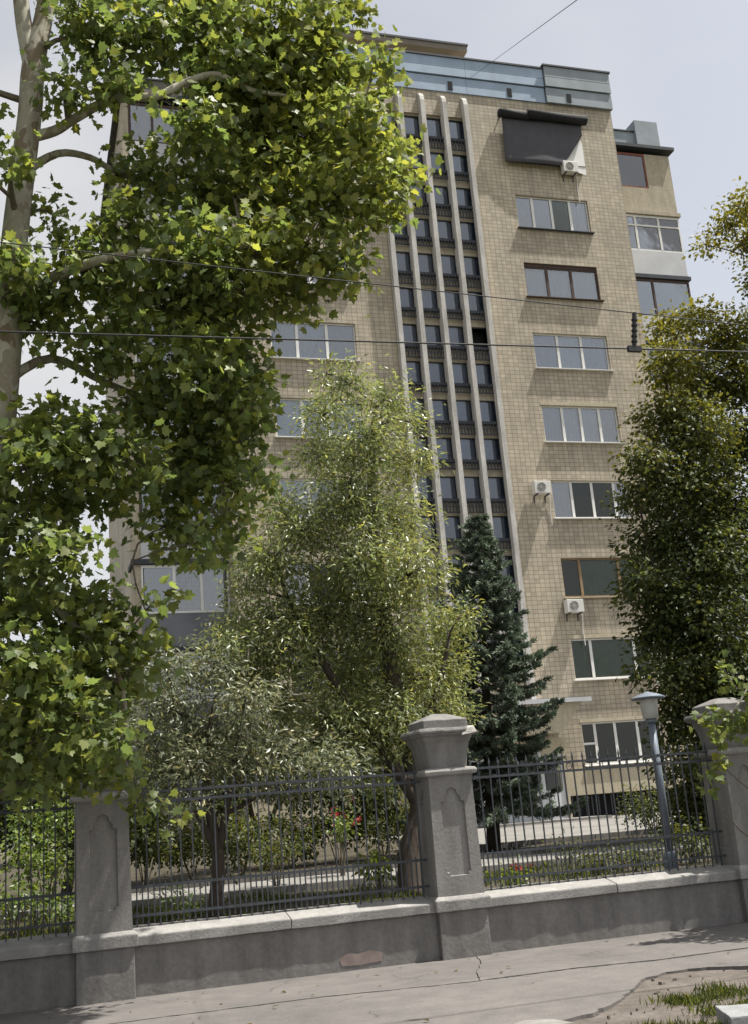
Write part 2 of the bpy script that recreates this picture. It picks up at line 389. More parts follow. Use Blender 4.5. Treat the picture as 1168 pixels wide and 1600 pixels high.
def jag(a, b, step, amp, seed):
    a = Vector(a); b = Vector(b); L = (b-a).length; k = max(1, int(L/step)); out = []
    nrm = Vector((-(b-a).y, (b-a).x)).normalized()
    for i in range(k):
        p = a.lerp(b, i/k); t = p.x*5+p.y*3+seed
        o = (mnoise.noise(Vector((t, seed, 0))) + 0.6*mnoise.noise(Vector((t*3.1, seed, 2))))*amp
        out.append((p + nrm*o) if i else p)
    return out
def polyline(pts, step, amp, seed):
    out = []
    for i in range(len(pts)-1): out += jag(pts[i], pts[i+1], step, amp, seed+i*0.0)
    return out + [Vector(pts[-1])]
def slab(name, outline, z0, z1, mat):
    """an asphalt sheet with a ragged outline"""
    bm = bmesh.new(); vv = [bm.verts.new((p[0], p[1], z1)) for p in outline]
    f = bm.faces.new(vv); f.normal_update()
    if f.normal.z < 0: f.normal_flip()
    r = bmesh.ops.extrude_face_region(bm, geom=[f])
    for v in r['geom']:
        if isinstance(v, bmesh.types.BMVert): v.co.z = z0
    bmesh.ops.recalc_face_normals(bm, faces=bm.faces)
    bmesh.ops.triangulate(bm, faces=[f for f in bm.faces if len(f.verts) > 4])
    me = bpy.data.meshes.new(name); bm.to_mesh(me); bm.free(); me.update()
    return link(name, me, mat)
pv = thing('pavement', (0, 10, 0), None, None); pv['kind'] = 'structure'; pv.location = (0, 0, 0)
seam = [(-10, 11.8), (2.76, 11.60), (4.16, 11.33), (5.36, 11.32), (6.2, 11.15), (7.15, 11.17), (10, 11.1), (20, 11.0)]
s_up = polyline([(x, y+0.010) for x, y in seam], 0.06, 0.030, 1.0)
s_dn = polyline([(x, y-0.012) for x, y in seam], 0.06, 0.032, 1.3)
ck = polyline([(4.30, 11.31), (4.47, 11.87), (4.78, 12.5), (5.02, 13.3)], 0.05, 0.03, 4.0)
def split_at(line, x):
    return [p for p in line if p.x < x], [p for p in line if p.x >= x]
l, r = split_at(s_up, 4.30)
o = slab('asphalt_slab', l + [Vector((p.x-0.006, p.y)) for p in ck] + [Vector((5.0, 13.4)), Vector((-10, 13.4))], -0.07, 0.0, 'asphalt'); o.parent = pv
o = slab('asphalt_slab', [Vector((p.x+0.006, p.y)) for p in reversed(ck)] + r + [Vector((20, 13.4)), Vector((5.06, 13.4))], -0.07, 0.003, 'asphalt'); o.parent = pv
edge = [(20, 9.9), (10, 10.0), (6.57, 10.14), (6.26, 10.37), (5.84, 10.40), (5.44, 10.17), (5.06, 9.67), (4.7, 9.28), (4.38, 9.0), (4.1, 8.89), (3.87, 8.75), (3.5, 8.2), (3.2, 7.4), (3.0, 6.3)]
e_l = polyline(edge, 0.06, 0.07, 7.0)
o = slab('asphalt_slab', s_dn + e_l + [Vector((-10, 6.3))], -0.07, -0.004, 'asphalt'); o.parent = pv
# loose broken pieces along the ragged edge
rnd = random.Random(5)
for i in range(48):
    a = rnd.choice([q for q in e_l if 3.4 < q.x < 8]); s = rnd.uniform(0.008, 0.03)
    x, y = a.x+rnd.uniform(-0.1, 0.35), a.y-rnd.uniform(0.0, 0.4)
    ang = [rnd.uniform(0, 6.28)+k*1.05 for k in range(6)]; ang.sort()
    m = MB(); k = len(ang); h = rnd.uniform(0.4, 0.9)*s
    m.add([(x+math.cos(t)*s*rnd.uniform(.6, 1.1), y+math.sin(t)*s*rnd.uniform(.6, 1.1), -0.05) for t in ang] +
          [(x+math.cos(t)*s*rnd.uniform(.4, .8), y+math.sin(t)*s*rnd.uniform(.4, .8), -0.03+h) for t in ang],
          [(j, (j+1) % k, k+(j+1) % k, k+j) for j in range(k)] + [tuple(range(k, 2*k))])
    c = part('rubble_piece', m, 'soil_strip', pv)

def stone_block(name, pts, z0, z1, mat, label, cat, seed, group=None):
    me = slab(name, [Vector(p) for p in pts], z0, z1, mat); wear(me.data, 0.12, 0.006, 0.012, seed)
    return tag(me, label, cat, group)
stone_block('kerb_fragment', [(4.78, 7.70), (5.3, 7.62), (5.34, 7.98), (4.95, 8.16)], -0.07, 0.075, 'kerb_stone', 'white broken kerb block lying in the grass verge', 'kerb stone', 2)
stone_block('concrete_fragment', [(3.55, 8.55), (3.98, 8.58), (3.93, 8.80), (3.72, 8.93), (3.56, 8.84)], -0.05, 0.022, 'concrete_pale', 'flat pale concrete fragment on the broken pavement edge', 'concrete', 5)

# yard behind the fence: rising earth, concrete paving, low kerbs
xs = np.linspace(-26, 46, 145); ys = np.concatenate([np.linspace(13.45, 34, 60), np.linspace(36, 60, 12)])
vs = [(x, y, yard_z(y) + (0.02*mnoise.noise(Vector((x*0.9, y*0.9, 1))) if y > 14.2 else 0)) for y in ys for x in xs]
fs = [(j*145+i, j*145+i+1, (j+1)*145+i+1, (j+1)*145+i) for j in range(len(ys)-1) for i in range(144)]
tag(part('yard', MB().add(vs, fs), 'earth', None, True), kind='structure')
def path(x0, x1, y0, y1, dz, name='path', nx=2, ny=4):
    m = MB(); nx, ny = max(1, nx), max(1, ny)
    pth = thing(name, (0, 0, 0), None, None); pth['kind'] = 'structure'
    for i in range(nx):
        for j in range(ny):
            a, b = x0+(x1-x0)*i/nx, x0+(x1-x0)*(i+1)/nx; c, d = y0+(y1-y0)*j/ny, y0+(y1-y0)*(j+1)/ny
            jz = 0.006*mnoise.noise(Vector((a*3.1, c*2.3, 0)))
            mm = MB().add([(a+.01, c+.01, yard_z(c)-.1), (b-.01, c+.01, yard_z(c)-.1), (b-.01, d-.01, yard_z(d)-.1), (a+.01, d-.01, yard_z(d)-.1),
                           (a+.01, c+.01, yard_z(c)+dz+jz), (b-.01, c+.01, yard_z(c)+dz+jz), (b-.01, d-.01, yard_z(d)+dz+jz), (a+.01, d-.01, yard_z(d)+dz+jz)],
                          [(0,3,2,1),(4,5,6,7),(0,1,5,4),(1,2,6,5),(2,3,7,6),(3,0,4,7)])
            part('paving_slab', mm, 'concrete_pale', pth)
path(9.6, 24, 24.0, 34.6, 0.045, nx=7, ny=5)
path(-6, 24, 18.0, 20.2, 0.04, nx=15, ny=1)
for (x0, x1, y) in ((-4, 12.4, 17.75), (-4, 9.4, 20.45), (9.0, 24, 23.7)):
    k = thing('yard_kerb', (x0, y, yard_z(y)), None, None); k['kind'] = 'structure'
    nst = int((x1-x0)/1.0); kme2 = None
    for i in range(nst):
        if kme2 is None: kme2 = mesh_of('kerb_stone', MB().box(0.008, 0.992, -0.06, 0.06, -0.1, 0.11)); wear(kme2, 0.4, 0.004, 0.012)
        link('kerb_stone', kme2, 'concrete_pale', k, (i*1.0, 0, 0))

# ================================================================== FENCE
FY = 13.20                                   # front of the low wall
PX = (-3.21, 0.83, 4.86, 8.90, 12.94, 16.98)                      # pillar centres
def recess_outline():
    w = 0.148; z0, z1 = 0.90, 1.86
    pts = [(-w+.035, z0), (w-.035, z0), (w-.03, z0+.035), (w, z0+.04), (w, z1-.12), (w-.04, z1-.115), (w-.045, z1-.07), (w-.075, z1-.04),
           (0.055, z1+.02), (0.0, z1+.05), (-0.055, z1+.02), (-w+.075, z1-.04), (-w+.045, z1-.07), (-w+.04, z1-.115), (-w, z1-.12), (-w, z0+.04), (-w+.03, z0+.035)]
    return pts
def shaft_mesh(cx, cy):
    """tapered square shaft with an ogee-headed sunk panel on every side"""
    zb, zt, hb, ht = 0.68, 2.05, 0.29, 0.272
    bm = bmesh.new(); ol = recess_outline()
    def hw(z): return hb + (ht-hb)*(z-zb)/(zt-zb)
    for k in range(4):
        M = Matrix.Rotation(k*math.pi/2, 3, 'Z')
        def P(u, z, d): return M @ Vector((u, -(hw(z)-d), z)) + Vector((cx, cy, 0))
        outer = [(-hw(zb), zb), (hw(zb), zb), (hw(zt), zt), (-hw(zt), zt)]
        vo = [bm.verts.new(P(u, z, 0)) for u, z in outer]; vi = [bm.verts.new(P(u, z, 0)) for u, z in ol]
        vb = [bm.verts.new(P(u*0.93, 1.38+(z-1.38)*0.985, 0.026)) for u, z in ol]
        es = [bm.edges.new((vo[i], vo[(i+1) % 4])) for i in range(4)] + [bm.edges.new((vi[i], vi[(i+1) % len(vi)])) for i in range(len(vi))]
        bmesh.ops.triangle_fill(bm, edges=es, use_beauty=True)
        for i in range(len(vi)):
            j = (i+1) % len(vi); bm.faces.new((vi[i], vi[j], vb[j], vb[i]))
        bm.faces.new(vb)
    bmesh.ops.remove_doubles(bm, verts=bm.verts, dist=0.0008)
    bmesh.ops.recalc_face_normals(bm, faces=bm.faces)
    me = bpy.data.meshes.new('shaft'); bm.to_mesh(me); bm.free(); me.update(); return me
PLAB = ('grey concrete fence pillar behind the plane tree trunk, past the bright bushes', 'grey concrete fence pillar half hidden under plane tree leaves', 'grey concrete fence pillar with a chipped cap corner beside the spruce',
        'grey concrete fence pillar with leafy twigs hanging before it',
        'grey concrete fence pillar next after the young plane tree', 'grey concrete fence pillar at the end, two past the young plane tree')
for i, cx in enumerate(PX):
    cy = FY + 0.21
    t = thing('fence_pillar', (cx, cy, 0), PLAB[i], 'pillar', 'concrete fence pillars')
    def lp(name, mb, mat, w=None, smooth=False):
        me = mesh_of(name, mb, (cx, cy, 0))
        if w: wear(me, *w, seed=i)
        return link(name, me, mat, t)
    lp('pedestal', MB().loft_square(cx, cy, [(0.305, -0.05), (0.30, 0.515)]), 'concrete_wall', (0.12, 0.004, 0.01))
    lp('pedestal_coping', MB().loft_square(cx, cy, [(0.335, 0.517), (0.34, 0.64), (0.30, 0.682)]), 'concrete_coping', (0.1, 0.005, 0.012))
    me = shaft_mesh(0, 0); me.name = 'shaft'; link('shaft', me, 'concrete_pillar', t)
    lp('band', MB().loft_square(cx, cy, [(0.285, 2.04), (0.325, 2.056), (0.335, 2.09), (0.32, 2.122), (0.26, 2.135)]), 'concrete_coping', (0.08, 0.005, 0.008))
    cap = lp('capital', MB().loft_square(cx, cy, [(0.245, 2.13), (0.248, 2.17), (0.262, 2.30), (0.285, 2.42), (0.315, 2.475), (0.318, 2.495), (0.36, 2.515), (0.372, 2.535)], 0.02), 'concrete_old', (0.08, 0.006, 0.006))
    lip = MB().loft_square(cx, cy, [(0.375, 2.537), (0.38, 2.565), (0.36, 2.60)])
    lpo = lp('cap_lip', lip, 'concrete_old', (0.05, 0.007, 0.008))
    if i == 2:                                # the chipped corner, pale broken stone
        for v in lpo.data.vertices:
            d = (v.co.xy - Vector((0.38, -0.38))).length
            if d < 0.17: v.co.xy -= Vector((1, -1)).normalized()*(0.17-d)*0.55; v.co.z += 0.02*mnoise.noise(v.co*30)
        ch = mesh_of('chipped_corner', MB().add([(0.16, -0.376, 2.50), (0.36, -0.38, 2.53), (0.378, -0.2, 2.54), (0.2, -0.2, 2.51),
                                                 (0.2, -0.35, 2.585), (0.33, -0.35, 2.60), (0.36, -0.24, 2.607), (0.24, -0.22, 2.625)],
                                                [(0,3,2,1),(4,5,6,7),(0,1,5,4),(1,2,6,5),(2,3,7,6),(3,0,4,7)]))
        wear(ch, 0.035, 0.012, 0.008, 3); link('chipped_corner', ch, 'stone_broken', t)
    lp('cap', MB().loft_square(cx, cy, [(0.285, 2.598), (0.285, 2.70), (0.265, 2.712), (0.10, 2.785), (0.03, 2.79)], 0.01), 'concrete_old', (0.07, 0.005, 0.008))

WLAB = ('low grey concrete wall with coping left of the leaf-covered pillar', 'low grey concrete wall with coping below the middle fence bay, pinkish patch on it',
        'low grey concrete wall with sunlit coping between chipped pillar and lamp',
        'low grey concrete wall with coping behind the young plane tree', 'low grey concrete wall with coping past the young plane tree')
GLAB = ('dark iron fence bay with thin bars before bright green shrubs', 'dark iron fence bay with thin bars before the red flowers', 'dark iron fence bay with thin bars before the spruce and entrance',
        'dark iron fence bay with thin bars behind the young plane tree', 'dark iron fence bay with thin bars past the young plane tree')
BAYS = [(PX[q]+0.30, PX[q+1]-0.30) for q in range(5)]
bar_me = None
for i, (x0, x1) in enumerate(BAYS):
    t = thing('low_wall', ((x0+x1)/2, FY+0.2, 0), WLAB[i], 'wall', 'low walls carrying the iron fence'); L = tuple(t.location)
    me = mesh_of('wall_base', MB().box(x0, x1, FY, FY+0.36, -0.05, 0.512), L); wear(me, 0.25, 0.005, 0.008, i); link('wall_base', me, 'concrete_wall', t)
    k = 2
    for j in range(k):
        a, b = x0+(x1-x0)*j/k+0.004, x0+(x1-x0)*(j+1)/k-0.004
        me = mesh_of('coping_stone', MB().add(
            [(a,FY-.05,.514),(b,FY-.05,.514),(b,FY+.41,.514),(a,FY+.41,.514),(a,FY-.05,.612),(b,FY-.05,.612),(b,FY+.41,.64),(a,FY+.41,.64),
             (a,FY-.042,.622),(b,FY-.042,.622),(b,FY+.30,.70),(a,FY+.30,.70)],
            [(0,3,2,1),(0,1,5,4),(1,2,6,5),(2,3,7,6),(3,0,4,7),(4,5,9,8),(5,6,10,9),(6,7,11,10),(7,4,8,11),(8,9,10,11)]), L)
        wear(me, 0.14, 0.006, 0.008, i*3+j); link('coping_stone', me, 'concrete_coping', t)
    if i == 1:
        m = MB().add([(3.40, FY-.006, .06), (3.62, FY-.006, .05), (3.86, FY-.006, .07), (3.88, FY-.006, .16), (3.74, FY-.006, .20), (3.60, FY-.006, .17), (3.47, FY-.006, .19), (3.38, FY-.006, .14)], [(0, 1, 2, 3, 4, 5, 6, 7)])
        plain('plaster_pink', (0.235, 0.188, 0.172), 0.9, 0, 0.2, 9); part('plaster_patch', m, 'plaster_pink', t)
    f = thing('iron_fence', ((x0+x1)/2, FY+0.21, 0.66), GLAB[i], 'fence', 'iron fence bays'); fl = f.location; yb = FY+0.21
    for z in (0.80, 1.10, 2.0, 2.11):
        part('rail', MB().box(x0-0.01, x1+0.01, yb-0.012, yb+0.012, z-0.014, z+0.014), 'iron', f)
    nb = int(round((x1-x0)/0.128)); step = (x1-x0)/nb
    if bar_me is None:
        m = MB().box(-.0075, .0075, -.0075, .0075, 0.0, 1.50)
        m.add([(-.014, -.0095, 1.50), (.014, -.0095, 1.50), (.014, .0095, 1.50), (-.014, .0095, 1.50), (0, 0, 1.58)], [(0,1,4),(1,2,4),(2,3,4),(3,0,4),(3,2,1,0)])
        bar_me = mesh_of('bar', m); sbar_me = mesh_of('short_bar', MB().box(-.007, .007, -.007, .007, 0.0, 0.42))
    r2 = random.Random(i)
    for j in range(nb):
        o = link('bar', bar_me, 'iron', f, (x0+step*(j+.5)-fl.x, 0, 0.0)); o.rotation_euler = (r2.uniform(-.004, .004), r2.uniform(-.008, .008), 0)
        if j < nb-1: link('short_bar', sbar_me, 'iron', f, (x0+step*(j+1)-fl.x, 0, 0.06))
    for j in range(nb//2):                   # scroll between the two top rails
        c = x0+step*(2*j+1); m = MB()
        m.tube([(c+.042*math.cos(a), yb, 2.055+.042*math.sin(a)) for a in np.linspace(0, 6.28, 11)], .006, 4, False)
        part('scroll_ring', m, 'iron', f)

# lamp post behind the low wall
b = at(1047, 1358, 14.05); b.z = yard_z(14.05); tp = at(1012, 1084, 14.05); lx = (b.x+tp.x)/2 ; ly = 14.05
t = thing('lamp_post', (lx, ly, b.z), 'slim blue-grey lamp post with flat hat behind the fence', 'lamp')
zt = tp.z; z0 = b.z-0.05
part('base', MB().lathe(lx, ly, [(.09, z0), (.09, z0+.32), (.075, z0+.36), (.06, z0+.38)], 16), 'lamp_paint', t)
part('pole', MB().lathe(lx, ly, [(.058, z0+.3), (.055, z0+1.2), (.05, zt-.36)], 16), 'lamp_paint', t, True)
part('collar', MB().lathe(lx, ly, [(.05, zt-.40), (.085, zt-.385), (.09, zt-.355), (.06, zt-.345)], 16), 'lamp_paint', t)
part('globe', MB().lathe(lx, ly, [(.07, zt-.345), (.105, zt-.33), (.125, zt-.08), (.12, zt-.06)], 20), 'lamp_glass', t, True)
part('hat', MB().lathe(lx, ly, [(.22, zt-.075), (.235, zt-.065), (.235, zt-.052), (.14, zt-.01), (.05, zt+.015), (.015, zt+.03)], 24), 'lamp_paint', t)

# ================================================================== BUILDING
BY = 35.0
AX = 14.40
bd = thing('apartment_building', (AX, BY, yard_z(BY)), 'tall tan tiled apartment block with white fins on its stairwell', 'building')
WZ0 = [2.70+2.82*i for i in range(9)]
RX, LX = (17.76, 20.78), (8.04, 11.06)
SX0, SX1, SZ0, SZ1 = 12.72, 16.10, 4.95, 26.92

def wall_front(mb, x0, x1, z0, z1, y, ops, reveal=0.16):
    xs = sorted({x0, x1} | {v for o in ops for v in o[:2]}); zs = sorted({z0, z1} | {v for o in ops for v in o[2:]})
    for a, b in zip(xs, xs[1:]):
        for c, d in zip(zs, zs[1:]):
            mx, mz = (a+b)/2, (c+d)/2
            if any(o[0] < mx < o[1] and o[2] < mz < o[3] for o in ops): continue
            mb.quad((a, y, c), (b, y, c), (b, y, d), (a, y, d))
    for a, b, c, d in ops:
        yr = y+reveal
        mb.quad((a, y, c), (a, y, d), (a, yr, d), (a, yr, c)); mb.quad((b, y, c), (b, yr, c), (b, yr, d), (b, y, d))
        mb.quad((a, y, d), (b, y, d), (b, yr, d), (a, yr, d)); mb.quad((a, y, c), (a, yr, c), (b, yr, c), (b, y, c))
    return mb
ops = [(RX[0], RX[1], z, z+1.38) for z in WZ0] + [(LX[0], LX[1], z, z+1.38) for z in WZ0] + [(16.75, 21.6, 0.98, 1.75)]
m = MB()
wall_front(m, 6.40, SX0, 0.6, 27.95, BY, [o for o in ops if o[1] < SX0])
wall_front(m, SX1, 22.40, 0.6, 27.95, BY, [o for o in ops if o[0] > SX1])
m.quad((SX0, BY, SZ1), (SX1, BY, SZ1), (SX1, BY, 27.95), (SX0, BY, 27.95))
m.quad((SX0, BY, 0.6), (SX1, BY, 0.6), (SX1, BY, SZ0), (SX0, BY, SZ0))
m.quad((6.40, BY, 0.6), (6.40, BY, 27.95), (6.40, 47, 27.95), (6.40, 47, 0.6))
m.quad((22.40, BY, 0.6), (22.40, 47, 0.6), (22.40, 47, 27.95), (22.40, BY, 27.95))
m.quad((6.4, 47, 0.6), (6.4, 47, 27.95), (22.4, 47, 27.95), (22.4, 47, 0.6))
m.quad((6.4, BY, 27.95), (22.4, BY, 27.95), (22.4, 47, 27.95), (6.4, 47, 27.95))
part('wall', m, 'facade_tile', bd)
# stairwell recess
m = MB(); yr = BY+0.12
m.quad((SX0, BY, SZ0), (SX0, BY, SZ1), (SX0, yr, SZ1), (SX0, yr, SZ0)); m.quad((SX1, BY, SZ0), (SX1, yr, SZ0), (SX1, yr, SZ1), (SX1, BY, SZ1))
m.quad((SX0, BY, SZ1), (SX1, BY, SZ1), (SX1, yr, SZ1), (SX0, yr, SZ1)); m.quad((SX0, BY, SZ0), (SX0, yr, SZ0), (SX1, yr, SZ0), (SX1, BY, SZ0))
ko = []
nrow = 15; rows = [25.97-1.412*k for k in range(nrow)]
bays = [(SX0+0.845*k, SX0+0.845*(k+1)) for k in range(4)]
for k, zl in enumerate(rows):
    for (a, b) in bays: ko.append((a+0.03, b-0.03, zl+0.02, zl+0.84+(0.06 if k == 0 else 0)))
wall_front(m, SX0, SX1, SZ0, SZ1, yr, ko, 0.10)
part('stairwell_wall', m, 'plaster_tan', bd)
fin_x = [12.60, 13.42, 14.30, 15.18, 16.04]
for k, fx in enumerate(fin_x):               # vertical white fins with a hooked head
    m = MB(); w = 0.085; y0, y1 = BY-0.26, BY-0.004 if k in (0, 4) else BY+0.11
    prof = [(y0, 4.3), (y0, 27.35), (y0+0.04, 27.55), (y0+0.14, 27.70), (BY-0.004, 27.72)]
    back = [(y1, 4.3), (y1, 26.9)] if k not in (0, 4) else [(y1, 4.3)]
    ol = prof + ([(BY-0.004, 26.92), (y1, 26.90)] if k not in (0, 4) else []) + [(y1, 4.3)]
    n = len(ol)
    m.add([(fx-w, a, b) for a, b in ol] + [(fx+w, a, b) for a, b in ol],
          [tuple(reversed(range(n))), tuple(range(n, 2*n))] + [(i, (i+1) % n, n+(i+1) % n, n+i) for i in range(n)])
    part('stair_fin', m, 'fin_paint', bd)
def shared(cache, key, build):
    if key not in cache: cache[key] = build()
    return cache[key]
SC = {}
BL = bd.location
def put(name, key, build, mat, parent, x, y, z):
    me = shared(SC, key, lambda: mesh_of(name, build())); return link(name, me, mat, parent, (x-BL.x, y-BL.y, z-BL.z))
for k, zl in enumerate(rows):
    deep = (k % 2 == 0)
    for j, (a, b) in enumerate(bays):
        w = b-a
        h = 0.82+(0.06 if k == 0 else 0)
        fr = put('stair_window', ('sw', k == 0), lambda: MB().box(.032, .07, 0, .05, .022, h+.018).box(w-.07, w-.032, 0, .05, .022, h+.018).box(.07, w-.07, 0, .05, .022, .06).box(.07, w-.07, 0, .05, h-.02, h+.018), 'ledge_dark', bd, a, yr+.03, zl)
        if not (j == 3 and abs(zl-17.5) < 0.75):
            pm = shared(SC, ('sp', k == 0), lambda: mesh_of('pane', MB().box(.07, w-.07, .02, .03, .06, h-.02)))
            link('pane', pm, 'glass_stair', fr, (0, 0, 0))
            bm_ = shared(SC, ('sb', k == 0), lambda: mesh_of('reflection_sheet', MB().box(.0, w, .10, .11, .03, h+.01)))
            link('reflection_sheet', bm_, 'stair_reflection', fr, (0, 0, 0))  # added grey-blue sheet; its colour stands in for sky reflected in the pane
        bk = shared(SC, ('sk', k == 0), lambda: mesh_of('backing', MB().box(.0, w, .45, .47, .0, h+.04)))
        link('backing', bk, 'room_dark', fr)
        # dark ledge with a lattice grille hanging under it
        put('ledge', 'ldg', lambda: MB().box(.02, w-.02, -.16, -.002, -.10, 0.0), 'ledge_dark', bd, a, yr, zl-.002)
        hh = 0.36 if deep else 0.22
        def lat():
            mm = MB(); nn = 7
            for q in range(nn):
                xx = .06+(w-.12)*q/(nn-1); mm.box(xx-.02, xx+.02, -.15, -.12, -.10-hh, -.102)
            mm.box(.02, w-.02, -.155, -.115, -.10-hh-.04, -.10-hh)
            if deep: mm.box(.02, w-.02, -.16, -.151, -.10-hh*.55, -.10-hh*.55+.04)
            return mm
        put('lattice_grille', ('lat', deep), lat, 'ledge_dark', bd, a, yr, zl-.004)

# windows of the flats
def window(x0, x1, z0, z1, y, cuts, frame, panes, sill='frame_white', trans=None, extra_top=0.0):
    """frame with sashes; every pane and curtain its own piece, a sill and a dim room behind"""
    fw_ = 0.055; m = MB(); yf = y+0.09
    zt_ = z1-extra_top
    m.box(x0+.004, x0+fw_, yf, yf+.06, z0+.004, zt_-.004); m.box(x1-fw_, x1-.004, yf, yf+.06, z0+.004, zt_-.004)
    m.box(x0+fw_, x1-fw_, yf, yf+.06, z0+.004, z0+fw_); m.box(x0+fw_, x1-fw_, yf, yf+.06, zt_-fw_, zt_-.004)
    if extra_top: m.box(x0+.004, x1-.004, yf-.02, yf+.06, zt_+.002, z1-.004)
    edges = [x0+fw_] + [x0+(x1-x0)*c for c in cuts] + [x1-fw_]
    mw = 0.05
    for e in edges[1:-1]: m.box(e-mw, e+mw, yf-.004, yf+.056, z0+fw_, zt_-fw_)
    w = part('window', m, frame, bd)
    for q, (a, b) in enumerate(zip(edges, edges[1:])):
        a2 = a+(mw if q else 0); b2 = b-(mw if q < len(edges)-2 else 0)
        if trans and q in trans:
            tz = z0+(zt_-z0)*trans[q]; part('transom', MB().box(a2, b2, yf, yf+.05, tz-.035, tz+.035), frame, w)
        kind = panes[q % len(panes)]
        part('pane', MB().box(a2, b2, yf+.025, yf+.035, z0+fw_, zt_-fw_), 'glass_dark' if kind in ('dark', 'green') else 'glass', w)
        if kind != 'dark':
            cm = MB(); nn = 24; ph = (a*7.3) % 6.28
            pts = [(a2+(b2-a2)*u/nn, yf+.16+.022*math.sin(u*1.7+ph)+.012*math.sin(u*0.7)) for u in range(nn+1)]
            cm.add([(p[0], p[1], z0+.06) for p in pts]+[(p[0], p[1], zt_-.06) for p in pts], [(u, u+1, nn+2+u, nn+1+u) for u in range(nn)])
            part('curtain', cm, {'white': 'curtain_white', 'grey': 'curtain_grey', 'green': 'curtain_green'}[kind], w)
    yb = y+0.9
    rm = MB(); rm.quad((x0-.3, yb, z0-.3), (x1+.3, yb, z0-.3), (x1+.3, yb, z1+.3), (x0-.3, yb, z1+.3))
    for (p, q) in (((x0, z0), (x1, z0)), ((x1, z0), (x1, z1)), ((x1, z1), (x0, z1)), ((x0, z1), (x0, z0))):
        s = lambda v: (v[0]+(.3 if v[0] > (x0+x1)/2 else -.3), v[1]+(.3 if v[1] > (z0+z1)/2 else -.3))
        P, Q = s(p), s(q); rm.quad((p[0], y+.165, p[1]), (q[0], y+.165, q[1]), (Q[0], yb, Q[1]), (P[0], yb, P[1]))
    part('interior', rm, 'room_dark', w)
    sm = MB().add([(x0-.07, y-.13, z0-.055), (x1+.07, y-.13, z0-.055), (x1+.07, y+.088, z0-.05), (x0-.07, y+.088, z0-.05),
                   (x0-.07, y-.13, z0-.028), (x1+.07, y-.13, z0-.028), (x1+.07, y+.088, z0+.003), (x0-.07, y+.088, z0+.003)],
                  [(0,3,2,1),(4,5,6,7),(0,1,5,4),(1,2,6,5),(2,3,7,6),(3,0,4,7)])
    part('sill', sm, sill, w)
    return w
RW = [((0.17, 0.42, 0.70), 'frame_white', ('dark', 'dark', 'dark', 'dark'), 'frame_white', {0: 0.5}, 0),
      ((0.25, 0.80), 'frame_white', ('green', 'green', 'green'), 'frame_white', None, 0),
      ((0.24, 0.74), 'frame_tan', ('dark', 'green', 'green'), 'plaster_tan', None, 0),
      ((0.26, 0.53, 0.82), 'frame_white', ('grey', 'dark', 'dark', 'grey'), 'frame_white', None, 0),
      ((0.27, 0.51, 0.76), 'frame_white', ('grey', 'white', 'white', 'grey'), 'frame_white', None, 0),
      ((0.33, 0.65), 'frame_white', ('grey', 'white', 'grey'), 'frame_white', None, 0),
      ((0.31, 0.64), 'frame_brown', ('white', 'white', 'white'), 'frame_brown', None, 0.12),
      ((0.23, 0.49, 0.75), 'frame_white', ('grey', 'grey', 'dark', 'grey'), 'ledge_dark', None, 0),
      ((0.3, 0.62), 'frame_white', ('grey', 'grey', 'white'), 'ledge_dark', None, 0)]
for i, (cuts, fr, pn, sl, tr, ex) in enumerate(RW): window(RX[0], RX[1], WZ0[i], WZ0[i]+1.38, BY, cuts, fr, pn, sl, tr, ex)
LW = [((0.3, 0.65), 'frame_white', ('dark', 'dark', 'dark')), ((0.3, 0.65), 'frame_brown', ('grey', 'white', 'grey')), ((0.25, 0.75), 'frame_white', ('grey', 'dark', 'grey')),
      ((0.33, 0.66), 'frame_white', ('white', 'grey', 'dark')), ((0.31, 0.62), 'frame_white', ('white', 'grey', 'white')), ((0.31, 0.66), 'frame_white', ('white', 'white', 'grey')),
      ((0.28, 0.52, 0.77), 'frame_white', ('white', 'grey', 'grey', 'white')), ((0.33, 0.66), 'frame_white', ('white', 'white', 'grey')), ((0.5,), 'frame_brown', ('grey', 'dark'))]
for i, (cuts, fr, pn) in enumerate(LW): window(LX[0], LX[1], WZ0[i], WZ0[i]+1.38, BY, cuts, fr, pn)
# cream lintels on some of the windows, plinth band, basement grille
for i in (0, 1, 4): part('lintel', MB().box(RX[0]-.05, RX[1]+.05, BY-.012, BY+.02, WZ0[i]+1.385, WZ0[i]+1.50), 'plaster_cream', bd)
part('plinth_band', MB().box(16.75, 22.38, BY-.06, BY-.003, 1.76, 2.60), 'plaster_cream', bd)
part('plinth_band', MB().box(6.42, 12.3, BY-.06, BY-.003, 1.76, 2.60), 'plaster_cream', bd)
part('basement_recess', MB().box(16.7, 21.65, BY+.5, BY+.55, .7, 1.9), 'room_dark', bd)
for i in range(20):
    put('basement_bar', 'bb', lambda: MB().box(-.02, .02, .05, .09, 0, .76), 'iron', bd, 16.9+i*.235, BY, .985)
